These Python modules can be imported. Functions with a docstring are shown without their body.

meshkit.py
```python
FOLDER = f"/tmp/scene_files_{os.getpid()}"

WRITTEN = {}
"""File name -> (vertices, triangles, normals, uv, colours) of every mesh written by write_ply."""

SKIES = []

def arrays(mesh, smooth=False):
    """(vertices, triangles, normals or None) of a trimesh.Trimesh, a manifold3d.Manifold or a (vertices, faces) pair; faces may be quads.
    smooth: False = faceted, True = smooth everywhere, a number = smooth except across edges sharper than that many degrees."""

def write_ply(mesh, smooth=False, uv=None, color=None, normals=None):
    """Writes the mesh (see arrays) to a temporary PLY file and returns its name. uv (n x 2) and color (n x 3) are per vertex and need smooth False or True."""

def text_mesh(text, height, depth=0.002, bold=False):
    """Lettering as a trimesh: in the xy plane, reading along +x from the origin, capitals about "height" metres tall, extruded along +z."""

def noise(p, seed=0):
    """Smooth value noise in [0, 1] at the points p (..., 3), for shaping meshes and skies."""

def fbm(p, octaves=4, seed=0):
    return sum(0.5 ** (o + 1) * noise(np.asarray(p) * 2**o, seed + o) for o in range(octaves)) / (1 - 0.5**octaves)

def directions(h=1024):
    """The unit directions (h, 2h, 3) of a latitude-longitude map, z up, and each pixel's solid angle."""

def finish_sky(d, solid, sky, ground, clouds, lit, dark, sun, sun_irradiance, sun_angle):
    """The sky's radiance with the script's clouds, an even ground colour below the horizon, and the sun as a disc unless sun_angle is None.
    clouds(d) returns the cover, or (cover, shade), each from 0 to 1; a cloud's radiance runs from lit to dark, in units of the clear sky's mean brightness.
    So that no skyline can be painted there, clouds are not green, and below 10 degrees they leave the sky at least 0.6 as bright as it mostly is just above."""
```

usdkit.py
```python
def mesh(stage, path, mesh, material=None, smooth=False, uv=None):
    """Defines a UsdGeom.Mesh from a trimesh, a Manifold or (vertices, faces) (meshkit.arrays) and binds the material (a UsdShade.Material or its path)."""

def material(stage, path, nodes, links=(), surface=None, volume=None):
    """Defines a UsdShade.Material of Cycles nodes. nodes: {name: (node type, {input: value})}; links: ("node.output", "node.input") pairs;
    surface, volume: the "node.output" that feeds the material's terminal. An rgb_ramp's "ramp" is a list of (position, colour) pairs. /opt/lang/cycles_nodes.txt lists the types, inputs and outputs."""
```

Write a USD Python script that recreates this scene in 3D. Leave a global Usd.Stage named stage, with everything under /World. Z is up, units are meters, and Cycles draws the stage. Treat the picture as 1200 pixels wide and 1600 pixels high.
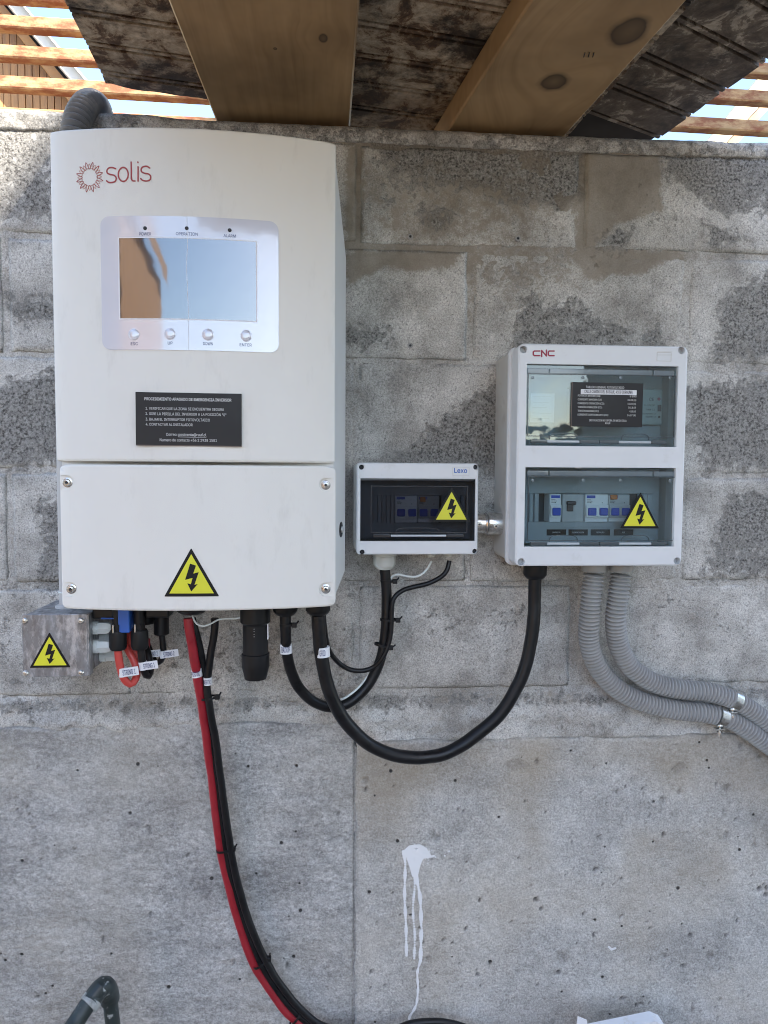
import math, random
import numpy as np, trimesh, usdkit, meshkit
import manifold3d as m3
from pxr import Usd, UsdGeom, UsdLux, UsdShade, Gf, Sdf, Vt
from shapely.geometry import Polygon, LineString, Point, box as sbox
from shapely.ops import unary_union
from shapely import affinity, contains_xy, distance as sdist, points as spoints

stage = Usd.Stage.CreateInMemory()
UsdGeom.SetStageUpAxis(stage, 'Z'); UsdGeom.SetStageMetersPerUnit(stage, 1.0)
UsdGeom.Xform.Define(stage, '/World'); UsdGeom.Scope.Define(stage, '/World/Looks')
random.seed(7); RNG = np.random.default_rng(7)

# ------------------------------------------------------------------ camera, sky, sun, exposure
FPX = 1120.0
CAM = np.array([-0.0464, -1.287, 1.450])
YAW, PITCH, ROLL = 0.07555, 0.05806, 0.00652
cy_, sy_, cp_, sp_, cr_, sr_ = math.cos(YAW), math.sin(YAW), math.cos(PITCH), math.sin(PITCH), math.cos(ROLL), math.sin(ROLL)
FW = np.array([sy_ * cp_, cy_ * cp_, -sp_]); rt0 = np.array([cy_, -sy_, 0.0]); up0 = np.cross(rt0, FW)
RT = cr_ * rt0 + sr_ * up0; UP = -sr_ * rt0 + cr_ * up0
cam = UsdGeom.Camera.Define(stage, '/World/camera')
cam.CreateHorizontalApertureAttr(36.0); cam.CreateVerticalApertureAttr(48.0)
cam.CreateFocalLengthAttr(36.0 * FPX / 1200.0)
cam.CreateClippingRangeAttr((0.05, 10000.0))
EXPOSURE = 2.0
cam.CreateExposureAttr(EXPOSURE)
cam.AddTransformOp().Set(Gf.Matrix4d(*RT, 0, *UP, 0, *(-FW), 0, *CAM, 1))

SUN_AZ, SUN_EL = math.radians(145), math.radians(38)      # azimuth from +y towards +x
S = np.array([math.cos(SUN_EL) * math.sin(SUN_AZ), math.cos(SUN_EL) * math.cos(SUN_AZ), math.sin(SUN_EL)])
sun = UsdLux.DistantLight.Define(stage, '/World/sun')
sun.CreateNormalizeAttr(True); sun.CreateIntensityAttr(1.0); sun.CreateAngleAttr(0.53); sun.CreateColorAttr(Gf.Vec3f(1.0, 0.93, 0.82))
zx = S; xx = np.cross([0, 0, 1.0], zx); xx /= np.linalg.norm(xx); yx = np.cross(zx, xx)
sun.AddTransformOp().Set(Gf.Matrix4d(*xx, 0, *yx, 0, *zx, 0, 0, 0, 20, 1))
skymat = usdkit.material(stage, '/World/Looks/sky_light', {
    's': ('sky_texture', {'sky_type': 'single_scattering', 'sun_disc': False, 'sun_elevation': SUN_EL, 'sun_rotation': math.atan2(S[0], S[1]), 'altitude': 400.0, 'aerosol_density': 1.1}),
    'b': ('background_shader', {'strength': 0.15})}, [('s.color', 'b.color')], surface='b.background')
dome = UsdLux.DomeLight.Define(stage, '/World/sky')
dome.GetPrim().SetCustomDataByKey('kind', 'structure')
UsdShade.MaterialBindingAPI.Apply(dome.GetPrim()).Bind(skymat)

# ------------------------------------------------------------------ helpers
def P(px, py, d=0.0):
    """The point of the plane y = -d that a place in the photograph shows."""
    r = (px - 600) / FPX * RT - (py - 800) / FPX * UP + FW
    t = (-d - CAM[1]) / r[1]
    return CAM + t * r
def PZ(px, py, z):
    r = (px - 600) / FPX * RT - (py - 800) / FPX * UP + FW
    return CAM + (z - CAM[2]) / r[2] * r
def XZ(px, py, d=0.0):
    p = P(px, py, d); return p[0], p[2]

used = {}
def numbered(path):
    n = used.get(path, -1) + 1; used[path] = n
    return path if n == 0 else f'{path}_{n:03d}'
def setdata(prim, **kw):
    for k, v in kw.items():
        if v: prim.SetCustomDataByKey(k, v)
ORIGIN = {}
def thing(name, label, cat, loc=(0, 0, 0), group=None):
    x = UsdGeom.Xform.Define(stage, numbered('/World/' + name))
    x.AddTranslateOp().Set(Gf.Vec3d(*map(float, loc)))
    setdata(x.GetPrim(), label=label, category=cat, group=group, kind='thing' if cat == 'wall' else None)
    ORIGIN[str(x.GetPath())] = np.array(loc, float)
    return str(x.GetPath())
def tm(mesh):
    if hasattr(mesh, 'to_mesh'):
        m = mesh.to_mesh(); return trimesh.Trimesh(np.array(m.vert_properties[:, :3]), np.array(m.tri_verts), process=False)
    return mesh
def part(parent, name, mesh, material, label=None, smooth=35, kind=None, attrs=None):
    """One Mesh prim under a thing or a part; the mesh is given in world coordinates."""
    o = ORIGIN[parent]; m = tm(mesh)
    m = trimesh.Trimesh(np.asarray(m.vertices) - o, m.faces, process=False)
    path = numbered(parent + '/' + name)
    u = usdkit.mesh(stage, path, m, material, smooth=smooth)
    ORIGIN[path] = o
    setdata(u.GetPrim(), label=label, kind=kind)
    for k, v in (attrs or {}).items():
        UsdGeom.PrimvarsAPI(u).CreatePrimvar(k, Sdf.ValueTypeNames.FloatArray, 'vertex').Set(Vt.FloatArray.FromNumpy(np.asarray(v, np.float32)))
    return path
def single(name, mesh, material, label, cat, group=None, smooth=35, kind=None):
    m = tm(mesh); path = numbered('/World/' + name)
    u = usdkit.mesh(stage, path, m, material, smooth=smooth)
    setdata(u.GetPrim(), label=label, category=cat, group=group, kind=kind)
    ORIGIN[path] = np.zeros(3); return path

SPH = trimesh.creation.icosphere(1).vertices
def hull(pts): return m3.Manifold.hull_points(np.asarray(pts, np.float64))
def man(t):
    return m3.Manifold(m3.Mesh(np.asarray(t.vertices, np.float32), np.asarray(t.faces, np.uint32)))
def cat_(*ms): return trimesh.util.concatenate([tm(m) for m in ms])
def rbox(x0, x1, d0, d1, z0, z1, r=0.002):
    c = np.array([[x, -d, z] for x in (x0 + r, x1 - r) for d in (d0 + r, d1 - r) for z in (z0 + r, z1 - r)])
    return hull((c[:, None] + SPH[None] * r).reshape(-1, 3))
def bx(x0, x1, d0, d1, z0, z1):
    return hull([[x, -d, z] for x in (x0, x1) for d in (d0, d1) for z in (z0, z1)])
def ring_pts(poly, d):
    c = np.array(poly.exterior.coords)[:-1]; return np.column_stack([c[:, 0], np.full(len(c), -d), c[:, 1]])
def rrect(x0, x1, z0, z1, r, n=6):
    return sbox(x0 + r, z0 + r, x1 - r, z1 - r).buffer(r, quad_segs=n) if r > 0 else sbox(x0, z0, x1, z1)
def plate(poly, d0, d1, r=0.003, both=False):
    """Convex outline in x, z between the depths d0 and d1 with a rounded front edge."""
    pts = [ring_pts(poly.buffer(-r * 0.4) if both else poly, d0)]
    if both: pts.append(ring_pts(poly, d0 + r * 0.5))
    for a in (0, 30, 60, 90):
        a = math.radians(a); pts.append(ring_pts(poly.buffer(-r * (1 - math.cos(a))) if a else poly, d1 - r + r * math.sin(a)))
    return hull(np.vstack(pts))
def ext(poly, d0, d1):
    """Any outline in x, z extruded between two depths."""
    out = []
    for g in getattr(poly, 'geoms', [poly]):
        if g.is_empty or g.area < 1e-12: continue
        t = trimesh.creation.extrude_polygon(g, d1 - d0, engine='earcut')
        v = t.vertices; t.vertices = np.column_stack([v[:, 0], -(v[:, 2] + d0), v[:, 1]]); out.append(t)
    return trimesh.util.concatenate(out)
def frame3(axis):
    a = np.asarray(axis, float); a = a / np.linalg.norm(a)
    u = np.cross(a, [0, 0, 1.0] if abs(a[2]) < 0.9 else [1.0, 0, 0]); u /= np.linalg.norm(u)
    return a, u, np.cross(a, u)
def lathe(p, axis, prof, n=24, rot=0.0):
    """prof: (distance along the axis, radius) from start to end; ends closed."""
    a, u, w = frame3(axis); p = np.asarray(p, float)
    th = np.arange(n) * 2 * math.pi / n + rot; rows = []
    prof = list(prof)
    if prof[0][1] > 0: prof = [(prof[0][0], 0)] + prof
    if prof[-1][1] > 0: prof = prof + [(prof[-1][0], 0)]
    V, F, idx = [], [], []
    for t, r in prof:
        if r == 0: idx.append([len(V)]); V.append(p + a * t)
        else:
            idx.append(list(range(len(V), len(V) + n))); V += list(p + a * t + r * (np.cos(th)[:, None] * u + np.sin(th)[:, None] * w))
    for A, B in zip(idx, idx[1:]):
        for j in range(n):
            k = (j + 1) % n
            if len(A) == 1 and len(B) == 1: continue
            if len(A) == 1: F.append([A[0], B[k], B[j]])
            elif len(B) == 1: F.append([A[j], A[k], B[0]])
            else: F += [[A[j], A[k], B[k]], [A[j], B[k], B[j]]]
    t = trimesh.Trimesh(np.array(V), np.array(F), process=False)
    if t.volume < 0: t.invert()
    return t
def cyl(p, q, r, n=20, bev=0.0):
    p, q = np.asarray(p, float), np.asarray(q, float); L = np.linalg.norm(q - p)
    return lathe(p, q - p, [(0, r - bev), (bev, r), (L - bev, r), (L, r - bev)] if bev else [(0, r), (L, r)], n)
def spline(pts, step=0.006):
    p = np.asarray(pts, float); q = np.vstack([2 * p[0] - p[1], p, 2 * p[-1] - p[-2]]); out = []
    for i in range(1, len(q) - 2):
        a, b, c, d = q[i - 1:i + 3]; t = np.linspace(0, 1, 24, endpoint=False)[:, None]
        out.append(0.5 * (2 * b + (c - a) * t + (2 * a - 5 * b + 4 * c - d) * t ** 2 + (3 * b - a - 3 * c + d) * t ** 3))
    out = np.vstack(out + [p[-1:]])
    s = np.concatenate([[0], np.cumsum(np.linalg.norm(np.diff(out, axis=0), axis=1))])
    n = max(3, int(s[-1] / step)); t = np.linspace(0, s[-1], n)
    return np.column_stack([np.interp(t, s, out[:, k]) for k in range(3)])
def sweep(p, rad, n=16):
    p = np.asarray(p, float); t = np.gradient(p, axis=0); t /= np.linalg.norm(t, axis=1, keepdims=True)
    rad = np.broadcast_to(rad, (len(p),)); th = np.arange(n) * 2 * math.pi / n
    u = frame3(t[0])[1]; V = []
    for i in range(len(p)):
        u = u - t[i] * (u @ t[i]); u /= np.linalg.norm(u); w = np.cross(t[i], u)
        V.append(p[i] + rad[i] * (np.cos(th)[:, None] * u + np.sin(th)[:, None] * w))
    V = np.vstack(V); i, j = np.meshgrid(np.arange(len(p) - 1), np.arange(n), indexing='ij')
    k = (j + 1) % n; A, B, C, D = i * n + j, i * n + k, (i + 1) * n + k, (i + 1) * n + j
    F = np.vstack([np.stack([A, B, C], -1).reshape(-1, 3), np.stack([A, C, D], -1).reshape(-1, 3)])
    c0, c1 = len(V), len(V) + 1; V = np.vstack([V, p[:1], p[-1:]]); jj = np.arange(n); kk = (jj + 1) % n; L = (len(p) - 1) * n
    F = np.vstack([F, np.stack([np.full(n, c0), kk, jj], -1), np.stack([np.full(n, c1), L + jj, L + kk], -1)])
    m = trimesh.Trimesh(V, F, process=False)
    if m.volume < 0: m.invert()
    return m
def tube(pts, r, n=16, step=0.006): return sweep(spline(pts, step), r, n)
def slack(pts, amp, r, n, seed):
    p = spline(pts, 0.006); t = np.arange(len(p)) * 0.006; w = np.clip(np.minimum(t, t[::-1]) / 0.04, 0, 1)[:, None]
    j = np.column_stack([meshkit.fbm(np.column_stack([t * 14, 0 * t + k, 0 * t + seed]), 3, seed + k) - 0.5 for k in range(3)]) * amp
    rr = r * (1 + 0.06 * (meshkit.fbm(np.column_stack([t * 40, 0 * t, 0 * t + seed]), 2, seed) - 0.5))
    return sweep(p + j * w, rr, n)
def corrugated(pts, r, pitch, depth, n=28, ex=0.8):
    p = spline(pts, pitch / 8); k = np.arange(len(p)); ph = (k % 8) / 8.0
    prof = np.sin(np.pi * np.clip((ph - 0.06) / 0.88, 0, 1)) ** ex
    return sweep(p, r - depth + depth * prof, n)
def path(*pts): return [P(*q) for q in pts]
def text(s, height, width=None, bold=False, depth=0.0003):
    t = meshkit.text_mesh(s, height, depth, bold)
    if width: t.apply_scale([width / max(t.bounds[1][0] - t.bounds[0][0], 1e-6), 1, 1])
    t.apply_translation([-t.bounds[0][0], 0, 0])
    return t
def put(t, x, z, d, align='l', ang=0.0, fn=None):
    """Lettering or a sheet given in (x, y, thickness) set on a face that looks towards -y; fn(x) gives the depth of a bowed face."""
    v = np.array(t.vertices); w = v[:, 0].max()
    v[:, 0] -= {'l': 0, 'c': w / 2, 'r': w}[align]
    c, s = math.cos(ang), math.sin(ang)
    X, Z = x + c * v[:, 0] - s * v[:, 1], z + s * v[:, 0] + c * v[:, 1]
    D = (fn(X) if fn else 0) + d + v[:, 2]
    return trimesh.Trimesh(np.column_stack([X, -D, Z]), t.faces, process=False)
def sheet(poly, thick, d, fn=None, edge=0.012):
    out = []
    for g in getattr(poly, 'geoms', [poly]):
        t = trimesh.creation.extrude_polygon(g, thick, engine='earcut')
        if fn:
            v, f = trimesh.remesh.subdivide_to_size(t.vertices, t.faces, edge, max_iter=12); t = trimesh.Trimesh(v, f, process=True); t.merge_vertices()
        out.append(t)
    t = trimesh.util.concatenate(out)
    return put(t, t.vertices[:, 0].min() * 0, 0, d, 'l', 0, fn)
def stroke(lines, w): return unary_union([LineString(l).buffer(w / 2, quad_segs=4) for l in lines])
def smoothline(pts, n=8):
    return spline([(a, b, 0) for a, b in pts], np.ptp(np.array(pts), axis=0).max() / (n * len(pts)))[:, :2]

# ------------------------------------------------------------------ materials
def L(name): return '/World/Looks/' + name
def M(name, base, rough=0.5, metal=0.0, var=0.12, vscale=12.0, bump=0.0, bscale=300.0, coat=0.0, spec=0.5, rvar=0.1, dirt=None, dscale=6.0, dlo=0.55, dhi=0.75, stretch=(1, 1, 1)):
    b = np.array(base, float)
    n = {'g': ('geometry', {}), 'm': ('mapping', {'scale': stretch}), 'n': ('noise_texture', {'scale': vscale, 'detail': 6.0, 'roughness': 0.6}),
         'r': ('rgb_ramp', {'ramp': [(0.25, tuple(b * (1 - var))), (0.75, tuple(np.clip(b * (1 + var), 0, 1)))]}),
         'rr': ('map_range', {'from_min': 0.3, 'from_max': 0.7, 'to_min': max(rough - rvar, 0.02), 'to_max': min(rough + rvar, 1)}),
         'p': ('principled_bsdf', {'metallic': metal, 'specular_ior_level': spec, 'coat_weight': coat, 'coat_roughness': 0.06})}
    l = [('g.position', 'm.vector'), ('m.vector', 'n.vector'), ('n.fac', 'r.fac'), ('n.fac', 'rr.value'), ('rr.result', 'p.roughness')]
    src = 'r.color'
    if dirt is not None:
        n['dn'] = ('noise_texture', {'scale': dscale, 'detail': 8.0, 'roughness': 0.7})
        n['dr'] = ('map_range', {'from_min': dlo, 'from_max': dhi, 'to_min': 0.0, 'to_max': 1.0, 'clamp': True})
        n['dm'] = ('mix_color', {'b': dirt}); l += [('m.vector', 'dn.vector'), ('dn.fac', 'dr.value'), ('dr.result', 'dm.fac'), (src, 'dm.a')]; src = 'dm.result'
    l.append((src, 'p.base_color'))
    if bump:
        n['bn'] = ('noise_texture', {'scale': bscale, 'detail': 3.0}); n['b'] = ('bump', {'strength': 1.0, 'distance': bump})
        l += [('g.position', 'bn.vector'), ('bn.fac', 'b.height'), ('b.normal', 'p.normal')]
    return usdkit.material(stage, L(name), n, l, surface='p.BSDF')
def pane(name, tint, gloss=0.25, rough=0.02, ior=1.5, wav=0.0):
    n = {'t': ('transparent_bsdf', {'color': tint}), 'g': ('glossy_bsdf', {'color': (1, 1, 1), 'roughness': rough}), 'f': ('fresnel', {'IOR': ior}), 'm': ('mix_closure', {})}
    l = [('f.fac', 'm.fac'), ('t.BSDF', 'm.closure1'), ('g.BSDF', 'm.closure2')]
    if wav:
        n |= {'q': ('geometry', {}), 'bn': ('noise_texture', {'scale': 18.0, 'detail': 2.0}), 'b': ('bump', {'distance': wav})}
        l += [('q.position', 'bn.vector'), ('bn.fac', 'b.height'), ('b.normal', 'g.normal')]
    return usdkit.material(stage, L(name), n, l, surface='m.closure')

INV = M('white_powder_coat', (0.72, 0.695, 0.645), 0.45, var=0.03, vscale=5, bump=0.00012, bscale=900, rvar=0.08, dirt=(0.50, 0.47, 0.42), dscale=14, dlo=0.56, dhi=1.05, stretch=(1.6, 1, 0.5))
INVB = M('grey_white_casting', (0.62, 0.62, 0.60), 0.5, var=0.03, bump=0.00012, bscale=900)
ABS = M('light_grey_abs', (0.66, 0.67, 0.68), 0.38, var=0.03, bump=0.00006, bscale=1200, dirt=(0.5, 0.49, 0.46), dscale=25, dlo=0.6, dhi=0.9)
ABSB = M('beige_grey_abs', (0.52, 0.51, 0.48), 0.45, var=0.05, bump=0.0001, bscale=800, dirt=(0.4, 0.37, 0.33), dscale=20)
INNER = M('inner_cover_grey', (0.30, 0.325, 0.34), 0.5, var=0.04)
INNERD = M('inner_dark_well', (0.06, 0.065, 0.07), 0.6)
BLACKP = M('black_plastic', (0.007, 0.007, 0.008), 0.45, var=0.2, bump=0.0001, bscale=700, spec=0.3)
RUBBER = M('black_cable_sheath', (0.006, 0.006, 0.007), 0.38, var=0.25, vscale=40, bump=0.00015, bscale=250, dirt=(0.022, 0.022, 0.022), dscale=14, dlo=0.6, dhi=0.95, spec=0.32)
REDC = M('red_cable_sheath', (0.28, 0.012, 0.022), 0.42, var=0.15, vscale=40, dirt=(0.2, 0.02, 0.03), dscale=25)
REDS = M('bright_red_sheath', (0.50, 0.055, 0.045), 0.42, var=0.12, vscale=40)
WHITEP = M('white_plastic', (0.62, 0.66, 0.64), 0.4, var=0.04)
IVORY = M('ivory_plastic', (0.50, 0.50, 0.45), 0.45, var=0.05)
PAPER = M('white_paper', (0.72, 0.72, 0.74), 0.6, var=0.03)
INKB = M('dark_blue_ink', (0.03, 0.045, 0.14), 0.6)
INK = M('dark_ink', (0.02, 0.02, 0.025), 0.6)
PRINTW = M('white_print', (0.62, 0.61, 0.60), 0.6)
PLAC = M('charcoal_placard', (0.014, 0.012, 0.0125), 0.42, var=0.2, vscale=20, spec=0.3)
PLACE = M('placard_edge', (0.16, 0.12, 0.10), 0.6)
YEL = M('warning_yellow', (0.66, 0.64, 0.028), 0.4, var=0.02)
BLK = M('warning_black', (0.006, 0.006, 0.006), 0.5, spec=0.25)
REDL = M('logo_red', (0.33, 0.045, 0.045), 0.5); ORL = M('logo_orange', (0.42, 0.14, 0.09), 0.5)
CRIM = M('logo_crimson', (0.30, 0.02, 0.05), 0.5)
LEXB = M('logo_blue', (0.03, 0.11, 0.42), 0.5)
STEEL = M('screw_steel', (0.55, 0.54, 0.52), 0.25, metal=1.0, var=0.1, vscale=60)
GALV = M('galvanised_sheet', (0.19, 0.197, 0.21), 0.38, metal=0.4, var=0.45, vscale=45, rvar=0.16, stretch=(1, 1, 0.4), bump=0.0006, bscale=60, dirt=(0.46, 0.47, 0.49), dscale=80, dlo=0.46, dhi=0.66)
ZINC = M('zinc_plated', (0.62, 0.62, 0.60), 0.28, metal=1.0, var=0.15, vscale=50)
CONDUIT = M('grey_pvc_conduit', (0.285, 0.28, 0.27), 0.40, var=0.10, vscale=20, dirt=(0.30, 0.28, 0.25), dscale=12)
CONDD = M('dark_grey_conduit', (0.11, 0.11, 0.112), 0.32, var=0.15, vscale=20, dirt=(0.22, 0.20, 0.18), dscale=14)
BLUEP = M('blue_plastic', (0.02, 0.10, 0.42), 0.4)
BLUET = M('blue_toggle', (0.016, 0.06, 0.42), 0.35)
BRK = M('breaker_white', (0.74, 0.75, 0.75), 0.4, var=0.03)
BRKD = M('breaker_grey', (0.42, 0.43, 0.43), 0.45, var=0.06)
ORGP = M('orange_button', (0.50, 0.17, 0.03), 0.4)
DKTOG = M('dark_toggle', (0.05, 0.045, 0.05), 0.4)
GREENM = M('meter_green_grey', (0.36, 0.40, 0.38), 0.45)
PANED = pane('smoked_pane', (0.52, 0.54, 0.57), ior=1.38, wav=0.0003)
PANEL_ = pane('clear_grey_pane', (0.72, 0.81, 0.83), ior=1.52, wav=0.0006); PANEL2 = pane('clear_grey_pane_clean', (0.82, 0.89, 0.91), ior=1.38, wav=0.0004)  # second copy serves the lower window: lighter tint, weaker reflection
RIB = M('smoked_rib', (0.05, 0.065, 0.075), 0.25, coat=0.3)
RIBD = M('smoked_dark_rib', (0.012, 0.014, 0.02), 0.25, coat=0.3)
HINGE = M('hinge_strip_grey', (0.13, 0.165, 0.185), 0.22, coat=0.4)
CLEARB = M('latch_grey', (0.40, 0.44, 0.47), 0.2, coat=0.5)
MEMB = M('membrane_film', (0.60, 0.60, 0.66), 0.12, var=0.02, coat=1.0, spec=0.9, rvar=0.03, bump=0.0004, bscale=22)
SCREEN = usdkit.material(stage, L('dark_screen'), {'g': ('geometry', {}), 'n': ('noise_texture', {'scale': 30.0, 'detail': 1.0}), 'b': ('bump', {'distance': 0.00015}),
    'p': ('principled_bsdf', {'base_color': (0.010, 0.012, 0.018), 'roughness': 0.05, 'ior': 1.8, 'specular_ior_level': 1.0})},
    [('g.position', 'n.vector'), ('n.fac', 'b.height'), ('b.normal', 'p.normal')], surface='p.BSDF')
PALEP = M('pale_anchor_plastic', (0.30, 0.29, 0.28), 0.6)
PAINT = M('white_paint', (0.74, 0.74, 0.74), 0.45, var=0.02, bump=0.0002, bscale=150)
PIPEG = M('green_black_pipe_paint', (0.018, 0.026, 0.026), 0.45, var=0.5, vscale=30, bump=0.001, bscale=90, dirt=(0.30, 0.31, 0.30), dscale=34, dlo=0.60, dhi=0.64)
FOAM = M('white_board', (0.70, 0.71, 0.73), 0.5, var=0.05, vscale=30, dirt=(0.5, 0.48, 0.42), dscale=18, dlo=0.6, dhi=0.75)
RUST = M('rusty_painted_steel', (0.46, 0.29, 0.14), 0.6, var=0.25, vscale=30, bump=0.0006, bscale=200, dirt=(0.25, 0.085, 0.035), dscale=24, dlo=0.42, dhi=0.58, stretch=(0.6, 1, 1.6))
RUSTP = M('rusty_pale_steel', (0.46, 0.40, 0.33), 0.6, var=0.2, vscale=30, bump=0.0006, bscale=200, dirt=(0.18, 0.075, 0.05), dscale=22, dlo=0.46, dhi=0.62)
SIDING = M('varnished_siding', (0.46, 0.24, 0.09), 0.5, var=0.3, vscale=14, stretch=(4, 4, 0.3))
SOFFIT = M('orange_wood', (0.42, 0.22, 0.08), 0.5, var=0.2, vscale=12)
FASCIA = M('white_fascia', (0.72, 0.70, 0.64), 0.5, var=0.05)
CREAM = M('cream_paint', (0.62, 0.54, 0.34), 0.55, var=0.05)
ROOFD = M('dark_roofing', (0.03, 0.028, 0.028), 0.7)
STUCCO = M('pale_stucco', (0.55, 0.50, 0.42), 0.8, var=0.08, bump=0.002, bscale=60)
WARMWALL = M('ochre_wall', (0.66, 0.46, 0.30), 0.7, var=0.12)
GLASSD = M('dark_window_glass', (0.02, 0.025, 0.03), 0.08, coat=1.0)
GROUND = M('dusty_concrete_ground', (0.17, 0.125, 0.085), 0.9, var=0.2, vscale=1.5, bump=0.01, bscale=15)

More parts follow.
